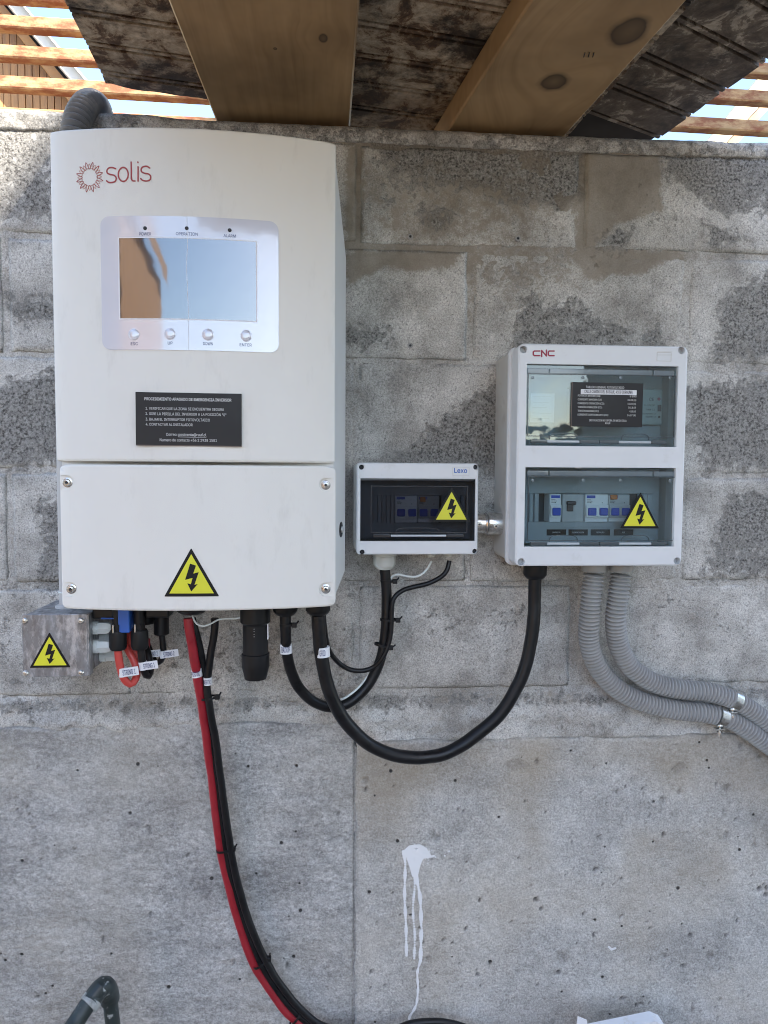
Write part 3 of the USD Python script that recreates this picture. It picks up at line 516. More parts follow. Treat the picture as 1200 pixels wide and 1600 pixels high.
part(WALL, 'concrete_panel', m, POURR, smooth=True, attrs={'smear': A * 0.75, 'stain': tg}, label='smooth pitted poured concrete panel at the lower right')
def yle(X, Z):
    D, A = pits(X, Z, PITL)
    e = np.minimum(-0.001 - X, 0.997 - Z); edge = np.clip(1 - (e + fbm3(X, Z, 0 * X, 40, 62) * 0.008) / 0.004, 0, 1)
    rough = np.clip(fbm3(X, Z, 0 * X, 5, 66, 2) * 4 + 0.5, 0.15, 1)
    return X, -0.0135 + D + 0.003 * edge + fbm3(X, Z, 0 * X, 6, 63) * 0.004 + fbm3(X * 0.5, Z * 2, 0 * X, 50, 64, 3) * 0.0035 * rough, Z + fbm3(X, 0 * X, 0 * X, 16, 65, 3) * 0.012 * np.clip((Z - 0.93) / 0.06, 0, 1)
m = face_grid(-1.2, -0.001, 0.35, 0.997, 0.0042, yle, 0.03)
D, A = pits(m.vertices[:, 0], m.vertices[:, 2], PITL)
part(WALL, 'concrete_panel', m, POURL, smooth=True, attrs={'smear': A * 0.75, 'stain': 0.25 * np.clip((-0.3 - m.vertices[:, 0]) / 0.3, 0, 1)}, label='streaked rough poured concrete panel at the lower left')
part(WALL, 'joint_filler', bx(-0.004, 0.005, -0.01, 0.0105, 0.352, 0.95), POURL, smooth=False, attrs={'smear': np.full(8, .12), 'stain': np.zeros(8)})
part(WALL, 'concrete_footing', bx(-1.2, 1.4, 0.0, 0.012, -0.05, 0.352), POURL, smooth=False, attrs={'smear': np.zeros(8), 'stain': np.zeros(8)})
# runs of white paint
drip = [[(630, 1330), (633, 1350), (632, 1400), (634, 1440), (635, 1492)], [(640, 1335), (648, 1372), (645, 1420), (648, 1460), (647, 1497)], [(655, 1335), (650, 1365), (656, 1400), (658, 1450), (657, 1500)], [(657, 1500), (652, 1520), (653, 1545), (650, 1570), (640, 1588), (640, 1597)]]
wd = [6, 5, 7, 4.5]
pp = [Polygon([(633, 1328), (640, 1322), (655, 1320), (664, 1325), (672, 1336), (660, 1340), (655, 1352), (652, 1366), (645, 1368), (640, 1350), (636, 1338), (631, 1336)]).buffer(2).buffer(-0.5)]
for l_, w_ in zip(drip, wd):
    c = smoothline(l_); pp += [Point(q).buffer(w_ / 2 * (0.85 + 0.2 * math.sin(i * 0.9))) for i, q in enumerate(c)]
pp += [Point(665, 1326).buffer(2.5), Point(671, 1330).buffer(1.8), LineString([(660, 1340), (678, 1337)]).buffer(1.6)]
pp = unary_union(pp).simplify(0.4)
pp = affinity.affine_transform(pp, [1, 0, 0, 1, 0, 0])
def px2xz(poly, d):
    f = lambda c: [XZ(a, b, d) for a, b in c]
    gs = getattr(poly, 'geoms', [poly])
    return unary_union([Polygon(f(g.exterior.coords), [f(i.coords) for i in g.interiors]).buffer(0) for g in gs])
def on_panel(poly, lift=0.0007):
    t = trimesh.util.concatenate([trimesh.creation.extrude_polygon(g_, 0.0004, engine='earcut') for g_ in getattr(poly, 'geoms', [poly])])
    v, f_ = trimesh.remesh.subdivide_to_size(t.vertices, t.faces, 0.004, max_iter=12)
    y = yr(v[:, 0], v[:, 1])[1]
    return trimesh.Trimesh(np.column_stack([v[:, 0], y - lift - v[:, 2], v[:, 1]]), f_, process=True)
rd = random.Random(11)
pp = unary_union([pp] + [Point(rd.gauss(662, 12), rd.gauss(1330, 9)).buffer(rd.uniform(0.6, 1.5)) for _ in range(26)])
part(WALL, 'paint_drip', on_panel(px2xz(pp, 0.016)), PAINT, label='runs of spilled white paint')
pp = LineString([(951, 1479), (955, 1483), (961, 1481)]).buffer(1.6)
part(WALL, 'paint_splash', on_panel(px2xz(pp, 0.016)), PAINT)
for (a, b) in ((641, 370), (809, 373), (641, 540)):
    c = P(a, b, 0.003); an = part(WALL, 'wall_plug', lathe(c + [0, 0.004, 0], (0, -1, 0), [(0, 0.0048), (0.006, 0.0050), (0.0066, 0.0044), (0.0066, 0.0026), (0.001, 0.0024)], 16), PALEP, label='plastic wall plug in a drilled hole')
    part(an, 'plug_hole', cyl(c + [0, 0.0, 0], c + [0, -0.0012, 0], 0.0022, 12), INK)

# ------------------------------------------------------------------ overhead planks and old panels
ZP = 2.058; TP = 0.045
pb = [PZ(335, 184, ZP), PZ(548, 187, ZP), PZ(562, 0, ZP), PZ(262, 0, ZP)]
def plank_poly(bl, br, fr, fl, y0, y1):
    f = lambda a, b, y: (a[0] + (b[0] - a[0]) * (y - a[1]) / (b[1] - a[1]), y)
    return Polygon([f(bl, fl, y0), f(br, fr, y0), f(br, fr, y1), f(bl, fl, y1)])
def slab_z(poly, z0, z1, r=0.003):
    c = lambda p: np.array(p.exterior.coords)[:-1]
    return hull(np.vstack([np.column_stack([c(p), np.full(len(c(p)), z)]) for p, z in ((poly.buffer(-r, join_style=2), z0), (poly, z0 + r), (poly, z1 - r), (poly.buffer(-r, join_style=2), z1))]))
k1, k2 = PZ(985, 48, ZP), PZ(866, 128, ZP)
k3 = PZ(505, 60, ZP); k4 = PZ(430, 76, ZP)
PINE1 = pine('pale_pine', [(tuple(k3), (0.012, 0.02)), (tuple(k4), (0.005, 0.006))], 0.0)
PINE2 = pine('knotty_pine', [(tuple(k1), (0.055, 0.068)), (tuple(k2), (0.050, 0.060))], -0.14)
PL1 = plank_poly(*pb, 0.17, -1.08)
o1 = thing('wooden_plank', 'plain pale pine plank without knots jutting over the white inverter', 'plank', (-0.13, 0, ZP), 'pine planks laid on top of the wall')
part(o1, 'board', slab_z(PL1, ZP, ZP + TP), PINE1)
pb2 = [PZ(707, 192, ZP), PZ(893, 202, ZP), PZ(1075, 0, ZP), PZ(830, 0, ZP)]
PL2 = plank_poly(*pb2, 0.17, -1.10)
o2 = thing('wooden_plank', 'pine plank with two big dark knots jutting out over the right side', 'plank', (0.28, 0, ZP), 'pine planks laid on top of the wall')
part(o2, 'board', slab_z(PL2, ZP, ZP + TP), PINE2)
for a in (913, 920, 927):
    c0, c1 = PZ(a + 1, 82, ZP), PZ(a - 1, 89, ZP)
    part(o2, 'pencil_mark', tube([c0 - [0, 0, 0.0002], (c0 + c1) / 2 - [0, 0, 0.0003], c1 - [0, 0, 0.0002]], 0.0007, 6), INK)
def panel_sheet(name, label, outline, slope, start, spacing, z, th, mat, group):
    """A sheet of matched boards seen from below: boards and the narrow beads between them."""
    o = thing(name, label, 'panel', (outline.centroid.x, outline.centroid.y, z), group)
    d = np.array([1, slope]); d /= np.linalg.norm(d); nrm = np.array([d[1], -d[0]])      # towards the camera
    s = -spacing
    rr = random.Random(5)
    def strip(a, b):
        q = [start + d * -2 + nrm * a, start + d * 2 + nrm * a, start + d * 2 + nrm * b, start + d * -2 + nrm * b]
        return Polygon(q).intersection(outline)
    def slab(poly, z0, z1):
        return trimesh.util.concatenate([trimesh.creation.extrude_polygon(g_, z1 - z0, engine='earcut').apply_translation([0, 0, z0]) for g_ in getattr(poly, 'geoms', [poly]) if g_.area > 1e-6])
    n_ = 0
    while s < 2.2:
        b = strip(s + 0.0140, s + spacing - 0.0060)
        if not b.is_empty and b.area > 1e-4:
            part(o, 'panel_board', slab(b, z + rr.uniform(0, 0.0008), z + th), mat, smooth=False)
        bd = strip(s + 0.0005, s + 0.0080)
        if not bd.is_empty and bd.area > 1e-5: part(o, 'bead', slab(bd, z + 0.0010, z + th), mat, smooth=False)
        s += spacing
    part(o, 'backing', slab(outline.buffer(-0.001), z + th - 0.001, z + th + 0.003), GROOVE, smooth=False)
    return o
ZS = ZP + TP + 0.001
c1 = PZ(165, 131, ZS); c2 = PZ(100, 0, ZS); c3 = PZ(332, 162, ZS)
e1 = (c2 - c1)[:2]; e1 = e1 / abs(e1[1])
def ragged(a, b, n, amp, seed):
    t = np.linspace(0, 1, n)[:, None]; p = a + (b - a) * t; nn = np.array([-(b - a)[1], (b - a)[0]]); nn = nn / np.linalg.norm(nn)
    k = np.array([meshkit.fbm(np.array([[x * n * 0.25, seed, 0.3]]), 3, seed)[0] - 0.5 for x in t[:, 0]]); k[0] = k[-1] = 0
    return p + nn * (k * amp)[:, None]
backR = c1[:2] + (c3 - c1)[:2] / (c3 - c1)[0] * 0.72
p2r = [PZ(893, 202, ZP), PZ(1075, 0, ZP)]; sl2 = (p2r[1] - p2r[0])[:2]; sl2 = sl2 / abs(sl2[1])
rA = np.array([p2r[0][0] + 0.045, 0.10]); rB = rA + sl2 * 1.28
lA = c1[:2]; lB = lA + e1 * 1.2
outA = Polygon(np.vstack([ragged(lA, np.array([-0.10, 0.088]), 34, 0.016, 3), [[-0.09, 0.24]], ragged(np.array([rA[0] - 0.02, 0.24]), rB, 60, 0.012, 5), ragged(rB, lB, 30, 0.01, 6), ragged(lB, lA, 50, 0.008, 7)])).buffer(0)
panel_sheet('peeling_panel', 'old matched board panel with peeling pale paint above the inverter', outA, 0.18, c1[:2] + np.array([0, -0.030]), 0.080, ZS, 0.009, PEEL, 'old panels laid on the planks')
ZB = ZS + 0.014
r1 = PZ(1045, 206, ZB); r2 = PZ(1200, 96, ZB); e2 = (r2 - r1)[:2]; e2 = e2 / abs(e2[1])
rb0 = r1[:2] - e2 * 0.20; rb1 = r1[:2] + e2 * 1.12
lb0 = np.array([0.24, rb0[1] - 0.05]); lb1 = lb0 + e2 * 1.05
outB = Polygon(np.vstack([ragged(lb0, rb0, 20, 0.01, 12), ragged(rb0, rb1, 60, 0.016, 13), ragged(rb1, lb1, 20, 0.01, 14), [lb0]])).buffer(0)
panel_sheet('peeling_panel', 'dark mouldy matched board panel with ragged edge at the upper right', outB, 0.50, r1[:2] + np.array([0, -0.062]), 0.088, ZB, 0.009, PEEL2, 'old panels laid on the planks')

# ------------------------------------------------------------------ rails behind the wall, buildings beyond
FEN = thing('rail_fence', 'rusty steel rail fence standing right behind the top of the wall', 'fence', (0, 0.45, 0))
dF = -0.42
for (ya, yb, mt) in ((-14, 60, RUST), (31, 106, RUST), (78, 150, RUST), (126, 197, RUST), (176, 236, RUST)):
    a, b = P(0, ya, dF), P(1200, yb, dF); a2 = a + (a - b) * 0.45; b2 = b + (b - a) * 0.35
    h = 0.0138; pts = []
    for q in (a2, b2):
        for dy in (0.0, 0.030):
            for dz in (-h, h):
                for (ey, ez) in ((0.003, 0), (0, 0.003)):
                    pts.append(q + [0, dy + (ey if dy == 0 else -ey), dz + (-ez if dz > 0 else ez)])
    part(FEN, 'rail', hull(pts), mt, smooth=20)
for x in (-1.15, 1.25):
    part(FEN, 'post', rbox(x - 0.025, x + 0.025, dF - 0.10, dF - 0.05, 0, 2.7, 0.003), RUST)
# the timber house on the left: a gable of upright boards under a sloping verge
yG = 2.7
def G(px, py, y): return XZ(px, py, -y)
H1 = thing('timber_house', 'varnished timber board house with white verge beyond the fence', 'house', (-3, 3, 0))
def bar(a0, a1, b0, b1, y0, y1):
    """A bar seen between two lines of the photograph (pixels), from y0 to y1."""
    q = np.array([G(*a0, y0), G(*a1, y0), G(*b1, y0), G(*b0, y0)])
    u = q[1] - q[0]; v = q[2] - q[3]
    q[0] -= u * 2.2; q[1] += u * 1.2; q[3] -= v * 2.2; q[2] += v * 1.2
    return hull([[x, y, z] for (x, z) in q for y in (y0, y1)])
part(H1, 'rafter', bar((18, 41), (75, 115), (33, 41), (94, 115), yG, yG + 0.16), SOFFIT)
part(H1, 'roof_edge', bar((32, 41), (93, 115), (42, 41), (104, 115), yG + 0.03, yG + 1.5), ROOFD)
part(H1, 'verge_board', bar((41, 41), (103, 115), (62, 41), (124, 115), yG - 0.10, yG + 0.02), FASCIA)
part(H1, 'gutter', bar((62.5, 41), (124.5, 115), (66, 41), (128, 115), yG - 0.14, yG + 1.2), FASCIA)
l0, l1 = np.array(G(20, 41, yG + 0.2)), np.array(G(78, 115, yG + 0.2)); sl = (l1[1] - l0[1]) / (l1[0] - l0[0])
bw = 0.0385
for k in range(44):
    x1 = l1[0] + 0.75 - k * bw; x0 = x1 - bw + 0.004
    zt = [min(l0[1] + sl * (x - l0[0]) + 0.02, 7) for x in (x0, x1)]
    if max(zt) < 1.2: continue
    pts = [[x, y, z] for x, zz in ((x0, zt[0]), (x1, zt[1])) for y in (yG + 0.2 + RNG.uniform(0, 0.004), yG + 0.225) for z in (1.0, zz)]
    part(H1, 'siding_board', hull(pts), SIDING, smooth=False)
part(H1, 'wall', hull([[x, y, z] for x, zz in ((l1[0] - 1.0, l0[1] + sl * (l1[0] - 1.0 - l0[0])), (l1[0] + 0.7, l0[1] + sl * (l1[0] + 0.7 - l0[0]))) for y in (yG + 0.23, yG + 1.4) for z in (0, zz)]), ROOFD, smooth=False)
RF = thing('cream_rafter', 'cream painted rafter crossing behind the rails at the upper right', 'beam', (2, 2.5, 2.5))
part(RF, 'board', bar((1193, 113), (1137, 182), (1235, 113), (1172, 182), 2.4, 2.46), CREAM)
part(RF, 'side_strip', bar((1237, 113), (1174, 182), (1252, 113), (1190, 182), 2.44, 2.60), SOFFIT)
part(RF, 'support_post', rbox(1.9, 2.0, -2.62, -2.47, 0, 2.6, 0.004), CREAM)

# buildings behind the camera: the one on the right is unseen, added to shade the wall, the one on the left shows in the screen
w0 = P(72, 205, 0); tanA = S[0] / -S[1]; tanE = S[2] / -S[1]
XE = 3.3; qE = (XE - w0[0]) / tanA; HE = w0[2] + qE * tanE
HR = thing('shading_house', 'tall pale rendered house added unseen behind the viewpoint to shade the wall', 'house', (5, -6, 0))
part(HR, 'wall', rbox(XE + 0.25, XE + 4.5, 2.9, 9.2, 0, HE - 0.14, 0.01), STUCCO)
part(HR, 'roof', rbox(XE, XE + 4.8, 2.6, 9.5, HE - 0.14, HE, 0.01), FASCIA)
for zz in (1.0, 3.8):
    f = part(HR, 'window', rbox(XE + 0.20, XE + 0.26, 4.3, 5.7, zz, zz + 1.2, 0.005), FASCIA); part(f, 'pane', bx(XE + 0.19, XE + 0.195, 4.36, 5.64, zz + 0.06, zz + 1.14), GLASSD)
HL = thing('ochre_house', 'ochre house with wide wooden eaves mirrored in the inverter screen', 'house', (-4, -6, 0))
part(HL, 'wall', hull([[x, y, z] for x, z in ((-7.5, 0), (-2.9, 0), (-2.9, 3.65), (-3.62, 4.18), (-7.5, 4.18)) for y in (-4.4, -7.6)]), WARMWALL)
for k in range(16):
    part(HL, 'siding_board', bx(-2.9, -2.875, 4.42 + k * 0.2, 4.60 + k * 0.2, 0.4, 3.6), SIDING, smooth=False)
part(HL, 'roof', hull([[x, y, z + t] for x, z in ((-8.2, 8.3), (-2.72, 3.65)) for y in (-3.9, -8.0) for t in (0, .22)]), SOFFIT)
part(HL, 'gable', hull([[x, y, z] for x, z in ((-7.5, 4.2), (-3.6, 4.19), (-7.5, 7.0)) for y in (-4.42, -7.6)]), WARMWALL)
part(HL, 'balcony', rbox(-4.6, -2.6, 3.5, 4.4, 2.0, 2.12, 0.01), SOFFIT)
for k in range(14):
    part(HL, 'baluster', bx(-4.6 + k * 0.15, -4.57 + k * 0.15, 3.52, 3.55, 2.12, 3.0), ROOFD, smooth=False)
part(HL, 'handrail', bx(-4.62, -2.6, 3.50, 3.57, 3.0, 3.05), ROOFD, smooth=False)
f = part(HL, 'window', bx(-6.2, -4.9, 4.36, 4.41, 2.4, 3.6), FASCIA); part(f, 'pane', bx(-6.1, -5.0, 4.35, 4.358, 2.5, 3.5), GLASSD)

GW = thing('garden_wall', 'long brown wall added far behind the viewpoint to block the low sky, seen only mirrored in the windows', 'wall', (0, -12, 0))  # added blocker that keeps the bright horizon off the wall and panes
DKW = M('brown_garden_wall', (0.16, 0.115, 0.075), 0.9, var=0.25, vscale=2.0)
for k in range(16):
    part(GW, 'wall_panel', rbox(-16 + k * 2, -14.02 + k * 2, 12.0, 12.2, 0, 2.15 + RNG.uniform(-0.12, 0.25), 0.02), DKW, smooth=False)

# ------------------------------------------------------------------ the warning triangle
def tri_sign(parent, px, py, w_px, fn=None, d=None, hz=None):
    """px, py: the middle of the base; w_px its width."""
    dd = d if d is not None else fn(XZ(px, py, 0.225)[0]) if fn else 0
    if fn:
        for _ in range(3): dd = float(fn(np.array(XZ(px, py, dd)[0])))
    x, z = XZ(px, py, dd); w = XZ(px + w_px / 2, py, dd)[0] - XZ(px - w_px / 2, py, dd)[0]; h = w * 0.90
    base = Polygon([(x - w / 2, z), (x + w / 2, z), (x, z + h)]).buffer(-0.0008).buffer(0.0008, quad_segs=4)
    inn = Polygon([(x - w * 0.405, z + h * 0.065), (x + w * 0.405, z + h * 0.065), (x, z + h * 0.875)])
    bolt = np.array([(-.02, .68), (.085, .64), (.035, .475), (.135, .505), (.055, .245), (.115, .26), (-.005, .105), (-.075, .275), (-.01, .255), (.02, .385), (-.115, .345)])
    bolt[:, 0] *= 1.0
    bp = Polygon([(x + a * w, z + b * h) for a, b in bolt])
    q = dict(fn=fn, edge=0.012); off = 0 if fn else dd
    s_ = part(parent, 'warning_sticker', sheet(base, 0.0004, off + 0.0002, **q), BLK, label='yellow triangle sticker with black lightning bolt')
    part(s_, 'yellow_field', sheet(inn, 0.0003, off + 0.00055, **q), YEL); part(s_, 'lightning_bolt', sheet(bp, 0.0003, off + 0.0008, **q), BLK)

# ------------------------------------------------------------------ the inverter
XC, HW = -0.2435, 0.2050
def front(x): return 0.198 + 0.028 * (1 - ((np.asarray(x) - XC) / HW) ** 2)
def PI_(px, py):
    d = 0.22
    for _ in range(4): d = float(front(P(px, py, d)[0]))
    return P(px, py, d)
IV = thing('solar_inverter', 'large white wall mounted inverter with screen and red sun logo', 'inverter', (XC, 0, 1.24))
def backpoly(): return Polygon([(-0.452, 1.262), (-0.442, 1.248), (-0.039, 1.248), (-0.0215, 1.285), (-0.0215, 1.79), (-0.036, 1.918), (-0.045, 1.925), (-0.436, 1.925), (-0.452, 1.9)])
body = hull(np.vstack([ring_pts(backpoly(), 0.03), ring_pts(backpoly(), 0.115), ring_pts(sbox(-0.442, 1.25, -0.041, 1.927), 0.190)]))
part(IV, 'body', body, INVB, smooth=25)
part(IV, 'mounting_plate', bx(-0.40, -0.08, 0.0, 0.03, 1.35, 1.85), ZINC)
def bowed(x0, x1, z0, z1, dback, r, rc):
    """A cover with the bowed front, rounded top and bottom edges and corners."""
    def prof(k):
        xs = np.linspace(x0 + k, x1 - k, 25); f = [(x, float(front(x)) - k) for x in xs]
        f[0] = (x0 + k, f[0][1] - 0.004); f[-1] = (x1 - k, f[-1][1] - 0.004); f.insert(1, (x0 + k + 0.0015, float(front(x0)) - k - 0.001)); f.insert(-1, (x1 - k - 0.0015, float(front(x1)) - k - 0.001))
        return np.array([(x0 + k, dback)] + f + [(x1 - k, dback)])
    pts = []
    for a in (0, 30, 60, 90):
        a = math.radians(a); k = r * (1 - math.sin(a)); c = prof(k); zz = r * (1 - math.cos(a))
        for z in (z0 + zz, z1 - zz): pts.append(np.column_stack([c[:, 0], -c[:, 1], np.full(len(c), z)]))
    b = hull(np.vstack(pts))
    if rc: b = b ^ man(ext(rrect(x0, x1, z0, z1, rc, 8), dback - 0.01, 0.30))
    return b
upper = bowed(-0.4480, -0.0388, 1.4605, 1.9320, 0.165, 0.004, 0.004)
part(IV, 'upper_cover', upper, INV, smooth=30)
lower = bowed(-0.4435, -0.0370, 1.2415, 1.4560, 0.165, 0.004, 0.012)
SCR = [(104, 754), (509, 758), (110, 921), (509, 921)]
for a, b in SCR:
    c = PI_(a, b); dd = float(front(c[0]))
    ex = -0.02 if a < 300 else 0.02
    notch = hull(np.vstack([np.column_stack([c[0] + k + 0.0105 * np.cos(t_), np.full(24, y_), c[2] + 0.0105 * np.sin(t_)]) for k in (0, ex) for y_ in (-(dd - 0.0045), -0.3) for t_ in [np.linspace(0, 2 * math.pi, 24, endpoint=False)]]))
    lower = lower - notch
part(IV, 'lower_cover', lower, INV, smooth=30)
for a, b in SCR:
    c = PI_(a, b); dd = float(front(c[0])) - 0.0045
    s_ = part(IV, 'cover_screw', lathe([c[0], -dd, c[2]], (0, -1, 0), [(-0.004, 0.0072), (0.0008, 0.0072), (0.0012, 0.0062), (0.0014, 0.0054), (0.0034, 0.0052), (0.0046, 0.0042), (0.005, 0.0024), (0.0028, 0.0022)], 20), STEEL)
    part(s_, 'socket', cyl([c[0], -dd - 0.0029, c[2]], [c[0], -dd - 0.0032, c[2]], 0.0022, 6), INK)
DX0, DX1, DZ0, DZ1 = -0.3735, -0.1215, 1.6205, 1.8085
mem = part(IV, 'display_panel', sheet(rrect(DX0, DX1, DZ0, DZ1, 0.013), 0.0008, 0.0002, front, 0.008), MEMB, smooth=40, label='glossy white display panel')
SX0, SX1, SZ0, SZ1 = -0.3465, -0.1535, 1.6650, 1.7775
sc = part(mem, 'screen', sheet(sbox(SX0, SZ0, SX1, SZ1), 0.0003, 0.0010, front, 0.006), SCREEN, smooth=40)
part(mem, 'screen_border', sheet(sbox(SX0 - .0016, SZ0 - .0016, SX1 + .0016, SZ1 + .0012).difference(sbox(SX0 + .0001, SZ0 + .0001, SX1 - .0001, SZ1 - .0001)), 0.0004, 0.0009, front, 0.008), PAPER, smooth=False)
for a, b, s in ((227, 357, 'POWER'), (292, 357, 'OPERATION'), (359, 360, 'ALARM')):
    c = PI_(a, b); y = -float(front(c[0]))
    part(mem, 'indicator_light', lathe([c[0], y - 0.0008, c[2]], (0, -1, 0), [(0, 0.0028), (0.0006, 0.0027), (0.0009, 0.0015)], 16), INK)
    part(mem, 'lettering', put(text(s, 0.0042, 0.0034 * len(s)), c[0], c[2] - 0.0100, 0.0010, 'c', 0, front), INKB, smooth=False)
for a, b, s in ((210, 523, 'ESC'), (266, 522, 'UP'), (325, 523, 'DOWN'), (384, 525, 'ENTER')):
    c = PI_(a, b); y = -float(front(c[0]))
    k = part(mem, 'push_button', lathe([c[0], y - 0.0006, c[2]], (0, -1, 0), [(0, 0.0088), (0.0006, 0.0086), (0.0008, 0.0076), (0.0018, 0.0070), (0.0024, 0.0055), (0.0026, 0.003)], 28), MEMB)
    part(mem, 'lettering', put(text(s, 0.0042, 0.0034 * len(s)), c[0], c[2] - 0.0150, 0.0010, 'c', 0, front), INKB, smooth=False)
def crease(pts, r=0.0004):
    return tube([[PI_(*q)[0], -float(front(PI_(*q)[0])) - 0.0011, PI_(*q)[2]] for q in pts], r, 6, 0.004)
part(mem, 'film_crease', crease([(292, 340), (293, 380), (292, 420), (294, 470), (295, 510), (294, 548)]), PAPER)
# logo
fl = lambda pts: [tuple(PI_(100 + a / 7.5, 240 + b / 7.5)[[0, 2]]) for a, b in pts]
word = [smoothline(fl([(605, 178), (570, 165), (530, 168), (505, 195), (508, 228), (540, 245), (585, 255), (612, 285), (600, 325), (555, 340), (520, 335), (500, 320)])),
        fl([(695 + 58 * math.cos(t), 245 + 82 * math.sin(t)) for t in np.linspace(0, 2 * math.pi, 33)]), smoothline(fl([(787, 100), (789, 200), (790, 290), (805, 318), (832, 322)])), fl([(868, 155), (868, 322)]), fl([(866, 100), (866.5, 105)]),
        smoothline(fl([(1005, 170), (970, 150), (925, 158), (905, 185), (912, 215), (950, 232), (990, 240), (1015, 265), (1010, 305), (970, 322), (925, 315), (900, 295)]))]
wp = stroke(word, 0.0021)
part(IV, 'logo_word', sheet(wp, 0.0002, 0.0002, front, 0.01), REDL, smooth=False, label='thin red lettering reading solis')
cl = PI_(140, 277)
def zig(ph, r0, r1, n=16):
    return [(cl[0] + r * math.cos(a), cl[2] + r * 1.06 * math.sin(a)) for a, r in [((i / 8.0 / n) * 2 * math.pi + ph, r0 + (r1 - r0) * (0.5 - 0.5 * math.cos(2 * math.pi * i / 8.0)) ** 1.9) for i in range(8 * n + 1)]]
part(IV, 'logo_sun', sheet(stroke([zig(0.0, 0.0108, 0.0200, 12)], 0.0009), 0.0002, 0.0002, front, 0.02), REDL, smooth=False, label='red outline sun with wavy rays')
part(IV, 'logo_sun', sheet(stroke([zig(math.pi / 12, 0.0112, 0.0176, 12)], 0.0005), 0.0002, 0.00035, front, 0.02), ORL, smooth=False)
# placard on the cover
a, b = PI_(213, 613), PI_(378, 697)
X0, X1, Z1, Z0 = a[0], b[0], a[2], b[2]
pc = part(IV, 'instruction_placard', put(trimesh.creation.extrude_polygon(sbox(0, 0, X1 - X0, Z1 - Z0), 0.003, engine='earcut'), X0, Z0, float(front((X0 + X1) / 2)) - 0.0015, 'l', -0.004), PLAC, smooth=False, label='charcoal placard with white shutdown instructions')
part(pc, 'placard_edge', put(trimesh.creation.extrude_polygon(sbox(0, -0.0006, X1 - X0, 0.0004), 0.003, engine='earcut'), X0, Z0, float(front((X0 + X1) / 2)) - 0.0014, 'l', -0.004), PLACE, smooth=False)
dpl = float(front((X0 + X1) / 2)) + 0.0016; W, H = X1 - X0, Z1 - Z0
def line(s, fx, fz, h, wfrac, align='l', bold=False, par=pc, x0=None, z1=None, w=None, hh=None, d=None, mat=None):
    part(par, 'lettering', put(text(s, h, wfrac * (w or W), bold), (x0 if x0 is not None else X0) + fx * (w or W), (z1 if z1 is not None else Z1) - fz * (hh or H), d or dpl, align, -0.004), mat or PRINTW, smooth=False)
line('PROCEDIMIENTO APAGADO DE EMERGENCIA INVERSOR', .495, .155, .0040, .82, 'c', True)
line('1. VERIFICAR QUE LA ZONA SE ENCUENTRA SEGURA', .095, .33, .0038, .74)
line('2. GIRE LA PERILLA DEL INVERSOR A LA POSICIÓN "0"', .095, .43, .0038, .76)
line('3. BAJAR EL INTERRUPTOR FOTOVOLTAICO', .095, .535, .0038, .605)
line('4. CONTACTAR AL INSTALADOR', .095, .63, .0038, .44)
line('Correo: postventa@ruuf.cl', .475, .82, .0040, .38, 'c')
part(pc, 'underline', put(trimesh.creation.extrude_polygon(sbox(0, 0, W * .265, .0004), .0003, engine='earcut'), X0 + W * .40, Z1 - H * .842, dpl, 'l', -.004), PRINTW, smooth=False)
line('Numero de contacto +56 2 2938 1581', .495, .925, .0040, .54, 'c')
tri_sign(IV, 299.5, 932, 86, fn=front)
# switch on the right flank
c = np.array([-0.0290, -0.142, 1.355])
k = part(IV, 'isolator_switch', lathe(c, (0.968, -0.25, 0), [(-0.004, 0.0125), (0.0008, 0.0125), (0.0014, 0.0105), (0.0016, 0.005)], 24), BLACKP)
part(k, 'switch_knob', cyl(c + np.array([0.968, -0.25, 0]) * 0.001, c + np.array([0.968, -0.25, 0]) * 0.0035, 0.0055, 16, 0.0008), ZINC)

def gland(p, axis, r, L_, nut=0.55, n=8):
    """A cable gland: flange, ribbed nut and domed mouth. Returns body and nut."""
    a = np.asarray(axis, float); p = np.asarray(p, float)
    b = lathe(p, a, [(-0.01, r * 0.8), (0, r * 0.8), (0.0, r), (L_ * 0.28, r), (L_ * 0.32, r * 0.88)], 24)
    nt = lathe(p + a * L_ * 0.30, a, [(0, r * 0.96), (L_ * 0.45, r * 0.96), (L_ * 0.60, r * 0.80), (L_ * 0.70, r * 0.62)], n)
    return b, nt
def add_gland(parent, p, axis, r, L_, mat, n=8, label=None):
    b, nt = gland(p, axis, r, L_, n=n); q = part(parent, 'cable_gland', b, mat, label=label); part(q, 'gland_nut', nt, mat); return q
ZBOT = 1.2475
DN = (0, 0, -1)
def at(px, d, z=ZBOT):
    """The place of a connector under the inverter: column px of the photograph, depth d."""
    p = P(px, 955, d); return np.array([p[0], -d, z])
